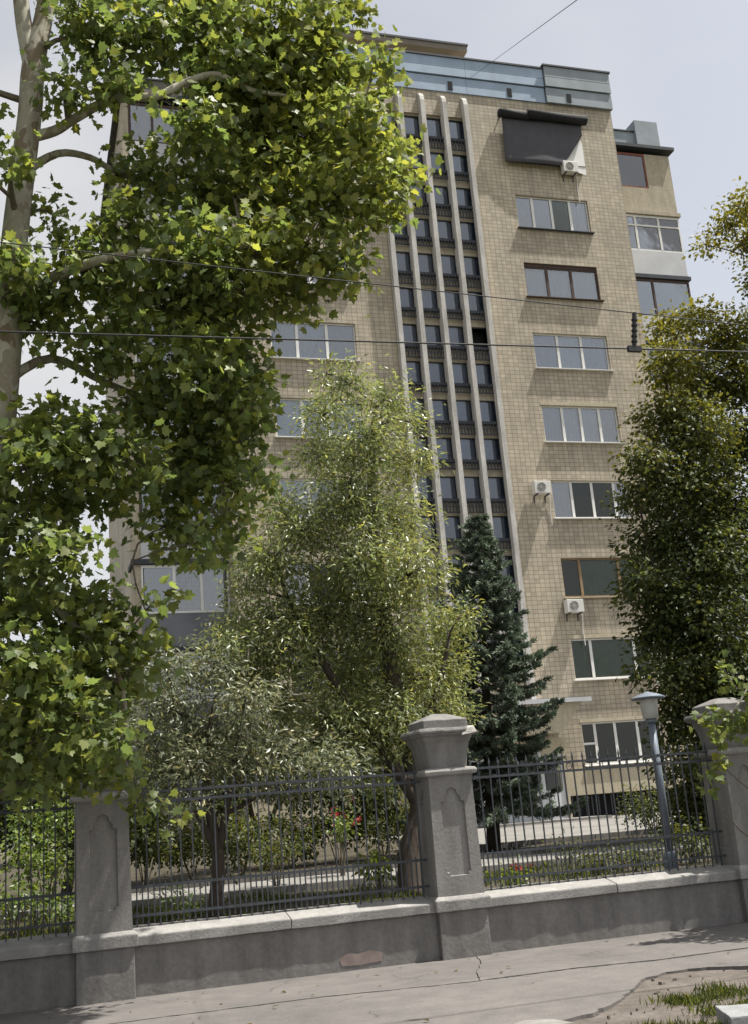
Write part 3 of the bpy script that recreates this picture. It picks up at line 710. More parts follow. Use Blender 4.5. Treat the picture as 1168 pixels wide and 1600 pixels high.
# blue parapet of cladding panels
def parapet(x0, x1, y, z0, ztop, mat, rows_, w=2.94, dy=0.0):
    n = max(1, int(round((x1-x0)/w)))
    for (za, zb, pr) in rows_:
        for i in range(n):
            a, b = x0+(x1-x0)*i/n+.006, x0+(x1-x0)*(i+1)/n-.006
            part('cladding_panel', MB().box(a, b, y-.03-pr, y+.12, za+.006, zb-.006), mat, bd)
    part('parapet_flashing', MB().box(x0-.05, x1+.05, y-.13, y+.30, ztop, ztop+.07), 'dark_flashing', bd)
R3 = [(27.96, 28.62, 0.0), (28.66, 29.02, 0.05), (29.03, 29.45, 0.05)]
parapet(6.35, 19.55, BY-.02, 27.96, 29.45, 'parapet_blue', R3)
parapet(19.58, 22.45, BY-.10, 27.96, 29.56, 'parapet_grey', [(27.96, 28.62, 0.0), (28.66, 29.08, 0.05), (29.09, 29.56, 0.05)], 2.9)
part('parapet_core', MB().box(6.4, 22.4, BY+.11, BY+.35, 27.955, 29.40), 'pent_brown', bd)
part('parapet_side', MB().box(22.33, 22.46, BY+.13, 46.9, 27.955, 29.5), 'parapet_grey', bd)
part('parapet_side', MB().box(6.34, 6.47, BY+.13, 46.9, 27.955, 29.4), 'parapet_grey', bd)
for px_, py_ in ((505, 107), (607, 122), (702, 134), (795, 147), (886, 153)):
    p = at(px_, py_, BY-.05); part('vent_hole', MB().box(p.x-.09, p.x+.09, (BY-.075) if p.x < 19.5 else (BY-.155), BY-.04, 28.05, 28.42), 'vent_dark', bd)
# roof house with an overhanging slab
a, c = at(520, 45, 38.2), at(728, 72, 38.2)
part('roof_house', MB().box(a.x+.5, c.x-.4, 38.8, 44, 27.96, c.z-.28), 'pent_brown', bd)
part('roof_house_slab', MB().box(a.x, c.x, 38.2, 44.6, c.z-.27, c.z-.02), 'pent_brown', bd)
part('roof_house_edge', MB().box(a.x-.04, c.x+.04, 38.15, 44.65, c.z-.018, c.z+.07), 'dark_flashing', bd)
# wings with glazed balconies
WINGS = ((3.38, 6.395, -1), (22.405, 25.42, 1))
BSTY_R = {8: ('plaster_tan', 'frame_red', (0.28,), 0.62), 7: ('panel_white', 'frame_white', (0.33, 0.68), 1.0), 6: ('panel_white', 'frame_brown', (0.45,), 1.0),
          5: ('plaster_tan', 'frame_white', (0.5,), 1.0), 4: ('panel_white', 'frame_white', (0.3, 0.7), 1.0), 3: ('panel_grey', 'frame_brown', (0.5,), 1.0),
          2: ('panel_white', 'frame_white', (0.33, 0.66), 1.0), 1: ('plaster_tan', 'frame_white', (0.5,), 1.0)}
BSTY_L = {8: ('panel_white', 'frame_brown', (0.30, 0.7), 1.0), 7: ('panel_white', 'frame_white', (0.33, 0.68), 1.0), 6: ('plaster_tan', 'frame_white', (0.45,), 1.0),
          5: ('panel_white', 'frame_white', (0.5,), 1.0), 4: ('panel_grey', 'frame_white', (0.3, 0.7), 1.0), 3: ('panel_white', 'frame_brown', (0.33, 0.66), 1.0),
          2: ('panel_grey', 'frame_white', (0.37, 0.68), 1.0), 1: ('panel_grey', 'frame_white', (0.5,), 1.0)}
for (x0, x1, sgn) in WINGS:
    m = MB(); ya = 37.2
    m.box(x0+.02, x1-.02, ya, 46.5, 0.6, 28.1)
    part('wing_wall', m, 'facade_tile', bd)
    outer = x0 if sgn < 0 else x1; inner = x1 if sgn < 0 else x0
    m = MB().box(min(outer, outer-sgn*.22), max(outer, outer-sgn*.22), 36.02, ya-.002, 0.6, 27.0) if sgn < 0 else MB().box(outer-.22, outer, 36.75, ya-.002, 0.6, 27.0)
    part('wing_side_wall', m, 'plaster_tan', bd)
    for fl in range(1, 9):
        zs = 24.2-2.82*(8-fl)
        panel, frm, cuts, wfrac = (BSTY_L if sgn < 0 else BSTY_R)[fl]
        xa, xb = x0, x1
        bl = part('balcony', MB().box(xa-.08*(sgn < 0), xb+.08*(sgn > 0), 35.92, ya-.002, zs-.16, zs), 'ledge_dark' if fl != 8 else 'plaster_tan', bd)
        xi, xj = (xa+.225, xb) if sgn < 0 else (xa, xb)
        part('balcony_panel', MB().box(xi, xj, 36.0, 36.08, zs+.002, zs+1.06), panel, bl)
        if sgn > 0: part('balcony_panel', MB().box(xb-.08, xb, 36.082, 36.74, zs+.002, zs+1.06), panel, bl)
        zt2 = zs+2.64; z1_ = zs+1.065
        xe = xi+(xj-xi)*wfrac
        if wfrac < 1: part('balcony_wall', MB().box(xe+.003, xj, 36.0, 36.08, z1_, zt2), panel, bl)
        m = MB(); fw_ = .06
        m.box(xi, xi+fw_, 36.01, 36.07, z1_, zt2).box(xe-fw_, xe, 36.01, 36.07, z1_, zt2).box(xi+fw_, xe-fw_, 36.01, 36.07, z1_, z1_+fw_).box(xi+fw_, xe-fw_, 36.01, 36.07, zt2-fw_*1.6, zt2)
        ed = [xi+fw_]+[xi+(xe-xi)*c for c in cuts]+[xe-fw_]
        for e in ed[1:-1]: m.box(e-.045, e+.045, 36.005, 36.065, z1_+fw_, zt2-fw_*1.6)
        if fl == 7: m.box(xi+fw_, xe-fw_, 36.0, 36.07, zt2-.50, zt2-.43)
        part('glazing_frame', m, frm, bl)
        for q, (a, b) in enumerate(zip(ed, ed[1:])):
            part('pane', MB().box(a+.03, b-.03, 36.035, 36.045, z1_+fw_, zt2-.1), 'glass', bl)
            if (q+fl) % 2 == 0 or fl in (6, 8): part('curtain', MB().box(a+.03, b-.03, 36.10, 36.11, z1_+.02, zt2-.02), 'curtain_white' if sgn > 0 else 'curtain_grey', bl)
        if sgn > 0:
            part('pane', MB().box(xb-.05, xb-.04, 36.09, 36.70, z1_, zt2), 'glass', bl)
            part('glazing_frame', MB().box(xb-.075, xb-.015, 36.70, 36.745, z1_, zt2).box(xb-.075, xb-.015, 36.082, 36.70, zt2-.06, zt2), frm, bl)
    rs = part('wing_roof_slab', MB().box(x0-.2*(sgn < 0), x1+.2*(sgn > 0), 35.8, 46.6, 27.02, 27.16), 'dark_flashing', bd)
    part('wing_parapet', MB().box(x0+.05, x1-.05, 36.6, 46.5, 27.165, 28.25), 'parapet_grey' if sgn > 0 else 'pent_brown', bd)
    if sgn > 0: part('wing_parapet', MB().box(x1-1.05, x1+.02, 36.45, 38.5, 27.165, 28.75), 'parapet_grey', bd)
    part('wing_flashing', MB().box(x0, x1, 36.55, 46.55, 28.252, 28.31), 'dark_flashing', bd)
# entrance porch: posts, white panels, glazing, canopy, steps
EY = 34.25; ez = yard_z(34)
for k in range(6):
    x = 12.3+k*.86; part('porch_post', MB().box(x-.06, x+.06, EY-.05, EY+.08, ez-.05, 3.6), 'plaster_cream' if k == 5 else 'door_white', bd)
for k in range(5):
    a, b = 12.36+k*.86, 13.1+k*.86
    d = part('door' if k in (2, 3) else 'porch_panel', MB().box(a+.005, b-.005, EY, EY+.05, ez+.02, 1.98).box(a+.005, a+.07, EY, EY+.05, 1.98, 3.1).box(b-.07, b-.005, EY, EY+.05, 1.98, 3.1).box(a+.07, b-.07, EY, EY+.05, 3.02, 3.1), 'door_white', bd)
    part('pane', MB().box(a+.075, b-.075, EY+.02, EY+.03, 1.99, 3.015), 'glass_dark', d)
    if k in (2, 3): part('handle', MB().box(b-.16 if k == 2 else a+.12, b-.12 if k == 2 else a+.16, EY-.04, EY-.002, 1.7, 2.05), 'iron', d)
part('porch_beam', MB().box(12.2, 16.7, EY-.04, EY+.1, 3.105, 3.6), 'plaster_cream', bd)
part('porch_ceiling', MB().box(12.2, 16.7, EY+.102, BY-.004, 3.3, 3.6), 'plaster_cream', bd)
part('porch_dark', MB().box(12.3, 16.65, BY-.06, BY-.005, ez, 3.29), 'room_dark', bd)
cl = at(846, 1086, 33.2); crr = at(920, 1084, 33.2)
m = MB().add([(11.6, 33.25, 3.62), (16.2, 33.25, 3.62+.1), (17.0, 33.25, 4.62), (11.6, 33.25, 4.62), (11.6, 34.95, 3.62), (16.2, 34.95, 3.72), (17.0, 34.95, 4.62), (11.6, 34.95, 4.62)],
             [(0,1,2,3),(7,6,5,4),(0,4,5,1),(1,5,6,2),(2,6,7,3),(3,7,4,0)])
part('canopy', m, 'plaster_cream', bd)
part('canopy_slab', MB().box(11.5, crr.x, 33.1, 34.97, 4.625, 4.76), 'panel_white', bd)
part('step', MB().box(13.4, 17.2, 32.6, 34.19, ez-.1, ez+.10), 'concrete_pale', bd)
part('step', MB().box(13.0, 17.6, 31.9, 32.598, ez-.1, ez+.02), 'concrete_pale', bd)

# air conditioners, awning
def ac(px_, py_, label, w=.62, h=.44):
    c = at(px_, py_, BY-.25)
    t = thing('air_conditioner', (c.x, BY-.20, c.z-h/2), label, 'air conditioner', 'air conditioners on the facade')
    x0, x1, z0, z1 = c.x-w/2, c.x+w/2, c.z-h/2, c.z+h/2
    me = mesh_of('casing', MB().box(x0, x1, BY-.36, BY-.09, z0, z1), t.location); wear(me, 1, 0.0, .015); link('casing', me, 'ac_white', t)
    fx, fz = x0+w*.42, (z0+z1)/2; m = MB()
    for r in (.05, .09, .13, .165): m.tube([(fx+r*math.cos(a), BY-.367, fz+r*math.sin(a)) for a in np.linspace(0, 6.283, 21)], .006, 4, False)
    for a in range(8): m.tube([(fx, BY-.367, fz), (fx+.165*math.cos(a*.785), BY-.367, fz+.165*math.sin(a*.785))], .005, 4, False)
    part('fan_grille', m, 'ac_white', t)
    part('fan_opening', MB().add([(fx+.17*math.cos(a), BY-.3625, fz+.17*math.sin(a)) for a in np.linspace(6.283, 0, 24, endpoint=False)], [tuple(range(24))]), 'ac_dark', t)
    for xx in (x0+.1, x1-.1): part('bracket', MB().box(xx-.015, xx+.015, BY-.36, BY-.002, z0-.05, z0-.01).box(xx-.015, xx+.015, BY-.03, BY-.002, z0-.25, z0-.05), 'iron', t)
    part('pipe', MB().tube([(x1-.04, BY-.1, z0+.1), (x1+.05, BY-.06, z0-.1), (x1+.02, BY-.03, z0-.6), (x1+.04, BY-.03, z0-1.1)], .018, 6), 'ac_white', t)
ac(889, 262, 'white air conditioner below the dark awning sheet')
ac(845, 762, 'white air conditioner beside a white-framed window on the tiled wall')
ac(896, 947, 'white air conditioner under the window with green curtain and tan frame')
t = thing('awning', (19.2, BY-.2, 25.1), 'dark grey awning sheet drawn over the topmost window', 'awning')
m = MB(); nu, nv = 18, 10; ax0, ax1, az0, az1 = 17.50, 20.86, 25.08, 27.02
def ap(u, v):
    x = ax0+(ax1-ax0)*u; z = az0+(az1-az0)*v
    if u > .70: # drawn aside at the lower right corner
        z = max(z, az0+(u-.70)/.30*1.45)
    y = BY-.20-.10*(1-v)*math.sin(u*3.1)-.035*mnoise.noise(Vector((u*4, v*3, 1)))
    return (x-.05*(1-v), y, z)
m.add([ap(u/nu, v/nv) for v in range(nv+1) for u in range(nu+1)], [(v*(nu+1)+u, v*(nu+1)+u+1, (v+1)*(nu+1)+u+1, (v+1)*(nu+1)+u) for v in range(nv) for u in range(nu)])
o = part('sheet', m, 'awning_cloth', t, True); sm_ = o.modifiers.new('thick', 'SOLIDIFY'); sm_.thickness = .012
part('roll', MB().tube([(ax0-.12, BY-.26, 27.13), (18.6, BY-.26, 27.12)], .17, 12), 'awning_roll', t, True)
part('roll', MB().tube([(18.55, BY-.30, 27.17), (ax1+.18, BY-.30, 27.17)], .19, 12), 'awning_roll', t, True)
part('arm', MB().box(ax1+.02, ax1+.06, BY-.22, BY-.002, 27.02, 27.06).box(ax0-.06, ax0-.02, BY-.22, BY-.002, 27.02, 27.06), 'iron', t)
part('white_lining', MB().add([(19.75, BY-.12, 25.12), (20.84, BY-.12, 24.86), (20.86, BY-.10, 26.3), (20.6, BY-.11, 26.7)], [(0, 1, 2, 3)]), 'frame_white', t)

# ================================================================== overhead wires
def wire(a, b, sag, r, label):
    pts = [a.lerp(b, i/24) - Vector((0, 0, sag*4*(i/24)*(1-i/24))) for i in range(25)]
    o = part('overhead_wire', MB().tube(pts, r, 5), 'wire', None, True); return tag(o, label, 'wire', 'overhead wires')
WYD = 9.0
p0, p1, p2, p3 = at(0, 518, WYD), at(990, 545, WYD), at(560, 441, WYD), at(990, 489, WYD)
d01 = p1-p0; d23 = p3-p2
wire(p0-d01*1.5, p1+d01*1.5, 0.0, .008, 'black overhead wire across the whole street front, lower one at insulator')
wire(p2-d23*4, p3+d23*3, 0.0, .0055, 'thin overhead wire meeting the top of the insulator')
q0, q1 = at(907, -5, 9.5), at(770, 95, 9.5 + 12)
wire(q0+(q0-q1)*.6, q1+(q1-q0)*1.0, 0.0, .005, 'thin overhead wire slanting across the sky above the roof')
t = thing('insulator', p1, 'black insulator rod hanging between two overhead wires', 'insulator', None)
part('rod', MB().tube([p1, p3], .022, 8), 'wire', t)
dd = (p3-p1)
for k in range(5): c = p1+dd*(.2+.15*k); part('disc', MB().tube([c-dd*.02, c+dd*.02], .03, 12), 'wire', t)
part('clamp', MB().box(p1.x-.07, p1.x+.07, p1.y-.02, p1.y+.02, p1.z-.03, p1.z+.025), 'wire', t)

# ================================================================== TREES
def leaf_shape(kind):
    if kind == 'palmate':
        pts = [(0, 0), (.24, -.05), (.33, .10), (.54, .17), (.39, .35), (.46, .60), (.22, .60), (0, 1.0), (-.22, .60), (-.46, .60), (-.39, .35), (-.54, .17), (-.33, .10), (-.24, -.05)]
        c = (0, .34); V = [(*c, 0.0)] + [(x, y, .10*abs(x)+(-.12*y*y)) for x, y in pts]
        n = len(pts); F = [(0, 1+i, 1+(i+1) % n) for i in range(n)]
    elif kind == 'oval':
        V = [(0, 0, 0), (.26, .35, .06), (.22, .68, .03), (0, 1, -.10), (-.22, .68, .03), (-.26, .35, .06), (0, .5, -.02)]
        F = [(6, 0, 1), (6, 1, 2), (6, 2, 3), (6, 3, 4), (6, 4, 5), (6, 5, 0)]
    elif kind == 'lance':
        V = [(0, 0, 0), (.15, .45, .05), (0, 1, -.12), (-.15, .45, .05), (0, .5, -.02)]
        F = [(4, 0, 1), (4, 1, 2), (4, 2, 3), (4, 3, 0)]
    elif kind == 'blade':
        V = [(0, 0, 0), (.045, .4, .03), (0, 1, -.2), (-.045, .4, .03)]; F = [(0, 1, 2), (0, 2, 3)]
    else:                                     # needle spray
        V = [(0, 0, 0), (.15, .4, 0), (0, 1, 0), (-.15, .4, 0)]; F = [(0, 1, 2), (0, 2, 3)]
    return np.array(V, float), np.array(F, int)
def leaves_mesh(name, P, N, D, S, kind, rng, tint):
    V0, F0 = leaf_shape(kind); n = len(P); k = len(V0)
    N = N/np.linalg.norm(N, axis=1, keepdims=True)
    D = D-(D*N).sum(1, keepdims=True)*N; D /= np.linalg.norm(D, axis=1, keepdims=True)+1e-9
    Rr = np.cross(D, N); curl = rng.uniform(.3, 2.2, n)
    V = P[:, None, :] + S[:, None, None]*(V0[None, :, 0:1]*Rr[:, None, :] + V0[None, :, 1:2]*D[:, None, :] + (V0[None, :, 2]*curl[:, None])[:, :, None]*N[:, None, :])
    F = F0[None]+(np.arange(n)*k)[:, None, None]
    T = np.repeat(tint, k, axis=0)
    return fast_mesh(name, V.reshape(-1, 3), F.reshape(-1, F0.shape[1]), T, True)
def tints(n, rng, base_var, yellow, group=None, light=0.25):
    b = rng.uniform(1-base_var, 1+base_var, n); y = np.clip(rng.normal(yellow, .22, n), 0, 1)
    if group is not None: b = b*group[0]; y = np.clip(y+group[1], 0, 1)
    return np.stack([b*(1+1.9*y), b*(1+1.05*y), b, np.ones(n)], 1)
def sprig_leaves(clumps, rng, per_m2, nleaf, srad, size, up=0.7, droop=0.25, tint_var=.25, yellow=.15, shell=.45):
    """clumps (x,y,z,rx,ry,rz[,yellow]) -> sprigs spread through the clump, leaves round each sprig"""
    P, N, D, S, T, SP = [], [], [], [], [], []
    for c in clumps:
        rx, ry, rz = c[3:6]; yel = c[6] if len(c) > 6 else 0.0
        ns = max(3, int(per_m2*(rx*rz*math.pi)))
        d = rng.normal(size=(ns, 3)); d /= np.linalg.norm(d, axis=1, keepdims=True)
        rr = rng.uniform(0, 1, (ns, 1))**shell*rng.uniform(.8, 1.18, (ns, 1))
        sp = np.array(c[:3])+d*rr*np.array([rx, ry, rz]); SP.append((c, sp, d))
        m = ns*nleaf
        off = rng.normal(size=(ns, nleaf, 3))*srad*np.array([1, 1, .75])
        p = (sp[:, None, :]+off).reshape(m, 3)
        outd = np.repeat(d, nleaf, 0)
        nn = rng.normal(size=(m, 3))*.62+np.array([0, 0, up])+outd*.38
        dd = off.reshape(m, 3)/srad+outd*.7+np.array([0, 0, -droop*2])+rng.normal(size=(m, 3))*.5
        P.append(p); N.append(nn); D.append(dd); S.append(rng.uniform(size[0], size[1], m))
        gb = np.repeat(rng.uniform(.78, 1.22, ns), nleaf); gy = np.repeat(rng.normal(0, .12, ns), nleaf)+yel
        T.append(tints(m, rng, tint_var, yellow, (gb, gy)))
    return [np.concatenate(a) for a in (P, N, D, S, T)], SP
def smooth_path(pts, rad, k=4):
    P = [Vector(p) for p in pts]; out = []; ro = []
    for i in range(len(P)-1):
        a, b, c, d = P[max(i-1, 0)], P[i], P[i+1], P[min(i+2, len(P)-1)]
        for j in range(k):
            t = j/k; out.append(.5*((2*b)+(c-a)*t+(2*a-5*b+4*c-d)*t*t+(3*b-a-3*c+d)*t**3)); ro.append(rad[i]+(rad[i+1]-rad[i])*t)
    return out+[P[-1]], ro+[rad[-1]]
def px_clump(px, py, rpx, y, depth=1.15, yel=0.0):
    c = at(px, py, y); r = rpx*(c-Vector((0, 0, CAM_H))).length/CAM_F
    return (c.x, c.y, c.z, r, r*depth, r*.95, yel)
def grow(nodes, c, rng, r0, r1, bend=.18, k=5):
    """a curved limb from the nearest lower node to a clump centre"""
    c = Vector(c[:3]); best = min(nodes, key=lambda n: (n[0]-c).length + (2.5*max(0, n[0].z-c.z+.1)) )
    a = best[0]; L = (c-a).length; ra = min(r0, best[1]*.75)
    off = Vector(rng.normal(size=3))*L*bend*.5; pts = []
    for i in range(k+1):
        t = i/k; pts.append(a.lerp(c, t)+off*math.sin(t*math.pi)+Vector((0, 0, L*.10*math.sin(t*math.pi))))
    return pts, [ra+(r1-ra)*i/k for i in range(k+1)]
def build_tree(name, base, label, cat, group, trunk, limbs, clumps, leafmat, barkmat, seed, per_m2, nleaf, srad, size, kind,
               up=.7, droop=.25, tv=.25, yellow=.15, shell=.45, twig_every=3, loose=None, trunk_n=14, limb_name='branch', crown_name='crown'):
    rng = np.random.default_rng(seed)
    t = thing(name, base, label, cat, group); L = np.array(base)
    trunk = [smooth_path(*q) for q in trunk]; limbs = [smooth_path(*q) for q in limbs]
    m = MB()
    for pts, rad in trunk: m.tube(pts, rad, trunk_n)
    part('trunk', m, barkmat, t, True)
    nodes = [(Vector(p), r) for pts, rad in trunk for p, r in zip(pts, rad)][1:]
    for pts, rad in limbs:
        part(limb_name, MB().tube(pts, rad, 9), barkmat, t, True); nodes += [(Vector(p), r) for p, r in zip(pts, rad)]
    tw = MB()
    for c in sorted(clumps, key=lambda c: min((n[0]-Vector(c[:3])).length for n in nodes)):
        pts, rad = grow(nodes, c, rng, .045, .012)
        tw.tube(pts, rad, 6); nodes += [(p, r) for p, r in zip(pts[2:], rad[2:])]
    (P, N, D, S, T), SP = sprig_leaves(clumps, rng, per_m2, nleaf, srad, size, up, droop, tv, yellow, shell)
    for c, sp, d in SP:
        for q in range(0, len(sp), twig_every):
            a = Vector(c[:3]); e = Vector(sp[q]); tw.tube([a, a.lerp(e, .5)+Vector((0, 0, .04)), e], [.008, .006, .003], 4, False)
    part('twigs', tw, barkmat if barkmat != 'bark_plane' else 'bark_twig', t, False)['kind'] = 'stuff'
    cr_ = link(crown_name, leaves_mesh(crown_name, P-L, N, D, S, kind, rng, T), leafmat, t); cr_['kind'] = 'stuff'
    return t, rng
def loose_leaves(t, twigs, rng, n_per_m, size, mat, kind, barkmat='bark_twig', up=.6, yellow=.3, spread=.07, name='leaf'):
    """hanging sprays whose leaves are single pieces"""
    L = np.array(t.location); V0, F0 = leaf_shape(kind)
    for pts, r in twigs:
        pts = [Vector(p) for p in pts]
        part('twig', MB().tube(pts, [r*(1-.7*i/(len(pts)-1)) for i in range(len(pts))], 5), barkmat, t, True)
        for a, b in zip(pts, pts[1:]):
            for _ in range(max(1, int((b-a).length*n_per_m))):
                p = np.array(a.lerp(b, rng.uniform()))+rng.normal(size=3)*spread
                nn = rng.normal(size=(1, 3))*.5+np.array([[-.1, -.35, up]]); dd = rng.normal(size=(1, 3))*.7+np.array([[0, -.2, -.5]])
                me = leaves_mesh('leaf', (p-L)[None]*0, nn, dd, np.array([rng.uniform(*size)]), kind, rng, tints(1, rng, .2, yellow))
                link(name, me, mat, t, tuple(p-L))
    return t

# --- street plane tree in front of the fence -------------------------------------
TY = 12.0
def tp_(px, py, y=TY): return at(px, py, y)
trunk = [([Vector((-.80, TY, -.1)), Vector((-.72, TY, .6)), Vector((-.56, TY, 2.2)), Vector((-.36, TY, 4.3)), tp_(2, 640), tp_(12, 532), tp_(21, 400), tp_(33, 290), tp_(47, 180), tp_(51, 120), tp_(57, 75), tp_(66, 40), tp_(73, 0), tp_(86, -70), tp_(120, -200)],
          [.27, .22, .19, .175, .165, .155, .145, .14, .135, .135, .13, .11, .10, .09, .06]),
         ([tp_(50, 130), tp_(46, 85), tp_(38, 40), tp_(33, 0), tp_(28, -60), tp_(10, -200)], [.06, .10, .095, .09, .085, .06])]
limbs = [([tp_(44, 215), tp_(85, 205, 11.9), tp_(118, 185, 11.8), tp_(175, 156, 11.7), tp_(247, 150, 11.6), tp_(288, 130, 11.6), tp_(339, 117, 11.5), tp_(392, 140, 11.5), tp_(450, 150, 11.5)], [.07, .06, .055, .055, .05, .045, .04, .032, .02]),
         ([tp_(36, 270), tp_(90, 240, 12.2), tp_(140, 246, 12.3), tp_(180, 268, 12.4), tp_(240, 290, 12.4)], [.06, .045, .04, .035, .02]),
         ([tp_(16, 470), tp_(90, 430, 11.6), tp_(190, 400, 11.3), tp_(320, 390, 11.3), tp_(420, 380, 11.3)], [.07, .06, .05, .04, .02]),
         ([tp_(4, 600), tp_(80, 560, 12.3), tp_(170, 600, 12.5), tp_(280, 640, 12.4)], [.06, .05, .04, .02]),
         ([Vector((-.36, TY, 4.3)), tp_(30, 880, 11.7), tp_(100, 960, 11.6), tp_(180, 1040, 11.7), tp_(200, 1150, 11.8)], [.07, .05, .04, .03, .02])]
PC = [(150,60,50),(230,50,65),(320,60,70),(410,60,70),(480,40,55),(540,10,32),(180,125,40),(370,130,75),(450,130,75),(520,130,55),(585,95,28),(600,130,22),
      (300,200,50),(400,210,85),(490,220,85),(560,210,60),(615,265,38),(225,275,50),(330,300,75),(430,310,85),(530,310,70),(595,300,42),
      (205,355,50),(300,400,75),(400,400,75),(490,400,60),(545,425,32),(80,440,60),(160,445,60),(250,480,75),(340,490,75),(425,460,40),(480,470,25),
      (60,505,45),(170,540,60),(280,575,75),(365,560,55),(400,620,28),(225,645,55),(320,660,75),(385,690,35),(115,690,50),(40,735,50),
      (200,725,50),(280,745,60),(350,765,42),(90,785,60),(30,830,55),(265,820,48),(330,845,30),(110,860,35),(65,895,60),(20,940,55),(150,950,40),
      (100,985,65),(190,1000,45),(30,1030,65),(120,1055,70),(205,1045,38),(50,1105,70),(140,1130,62),(20,1170,55),(100,1190,55),(170,1190,40),(60,1235,30),
      (100,150,32),(15,255,26),(20,420,34),(75,330,22),(120,20,35),(35,660,22),(130,385,35),(250,930,14),(80,650,35),(150,680,45),(165,760,40),(110,730,45),(60,690,35),(380,640,40),(345,610,50),(395,740,32),(360,810,30),(300,850,35),(310,720,55)]
rr = random.Random(11)
clumps = [px_clump(x, y, r*.92, TY-.1+rr.uniform(-.75, .55)-(.25 if y > 850 else 0), 1.3, (0.20 if x > 380 and y < 480 else 0)) for x, y, r in PC]
for (x, y, z, r) in ((-1.6, 11.2, 6.5, .9), (-2.2, 12.5, 8.2, 1.0), (-1.3, 12.8, 10, 1.0), (-2.6, 11, 10.5, 1.0), (-.8, 11, 12.4, .9), (.6, 12.6, 12.9, .9), (-2.9, 12.2, 5.2, .9), (-1.8, 13, 4.0, .8),
                     (-1.9, 10.8, 3.4, .7), (1.4, 12.2, 12.4, .7), (-1.2, 11.8, 14, .9), (-3.2, 11.6, 7.4, .9), (2.4, 12.4, 12.1, .6), (-1.4, 11.6, 8.6, .8)):
    clumps.append((x, y, z, r, r, r*.9, .05))
plane, rng = build_tree('plane_tree', (-.80, TY, 0), 'big leafy plane tree with pale mottled trunk leaning over the fence', 'tree', None, trunk, limbs, clumps, 'leaf_plane', 'bark_plane', 3,
                   92, 10, .125, (.065, .135), 'palmate', up=.5, droop=.35, tv=.32, yellow=.07, twig_every=4, trunk_n=18)
S = tp_
loose_leaves(plane, [([S(175,1150,11.9), S(205,1195,12.2), S(215,1235,12.4), S(235,1262,12.5), S(272,1270,12.6), S(305,1272,12.6)], .012),
                     ([S(130,1170,12.2), S(180,1200,12.4), S(205,1225,12.6), S(222,1275,12.6)], .010),
                     ([S(150,1180,12.3), S(165,1215,12.5), S(200,1245,12.6)], .009),
                     ([S(205,1030,11.9), S(240,980,11.8), S(262,940,11.8), S(268,915,11.8)], .010),
                     ([S(585,250,11.6), S(620,262,11.6), S(648,270,11.6)], .009), ([S(560,100,11.6), S(590,85,11.6), S(612,75,11.6)], .009),
                     ([S(555,215,11.6), S(600,220,11.6), S(630,218,11.5)], .008), ([S(500,430,11.5), S(540,440,11.5), S(575,395,11.5)], .008), ([S(440,470,11.6), S(472,495,11.6), S(480,520,11.6)], .008)],
             rng, 38, (.075, .14), 'leaf_plane', 'palmate', yellow=.25)

# --- ash-like tree just behind the fence -----------------------------------------
b0 = at(638, 1396, 15.4); b0.z = yard_z(15.4)-.05
AT = lambda px, py, y=15.8: at(px, py, y)
trunk = [([b0, AT(640, 1330, 15.45), AT(655, 1260, 15.5), AT(640, 1180, 15.6), AT(615, 1080, 15.7), AT(600, 960), AT(585, 850), AT(580, 740), AT(585, 650)], [.19, .155, .14, .13, .115, .10, .08, .055, .03])]
limbs = [([AT(655, 1260, 15.5), AT(590, 1160, 15.6), AT(520, 1060, 15.8), AT(460, 960, 16), AT(430, 870, 16)], [.10, .08, .06, .04, .02]),
         ([AT(640, 1180, 15.6), AT(680, 1090, 15.6), AT(700, 1000, 15.6)], [.08, .05, .025])]
AC_ = [(545,600,34),(600,625,36),(505,650,36),(640,660,26),(575,690,58),(500,715,42),(640,720,36),(545,780,75),(615,815,55),(475,830,58),(430,880,48),(560,880,80),(635,900,62),(500,965,80),
       (600,985,80),(690,975,42),(420,965,52),(400,1030,50),(550,1065,80),(640,1065,70),(700,1045,38),(700,1110,38),(600,1130,70),(510,1135,66),(430,1105,58),(385,920,30),(665,1160,40),(720,960,18),(560,1190,50),(640,1210,36),(510,585,16),(370,980,34),(400,870,36),(440,790,34),(380,1060,40),(450,1010,50),(350,1010,28)]
clumps = [px_clump(x, y, r*.92, 15.9+rr.uniform(-.7, .9), 1.35, .10 if x > 600 else 0) for x, y, r in AC_]
build_tree('ash_tree', tuple(b0), 'feathery grey-green tree behind the fence beside the chipped pillar', 'tree', 'yard trees', trunk, limbs, clumps, 'leaf_ash', 'bark_dark', 7,
           150, 17, .14, (.06, .12), 'lance', up=.5, droop=.4, tv=.3, yellow=.0, twig_every=4)
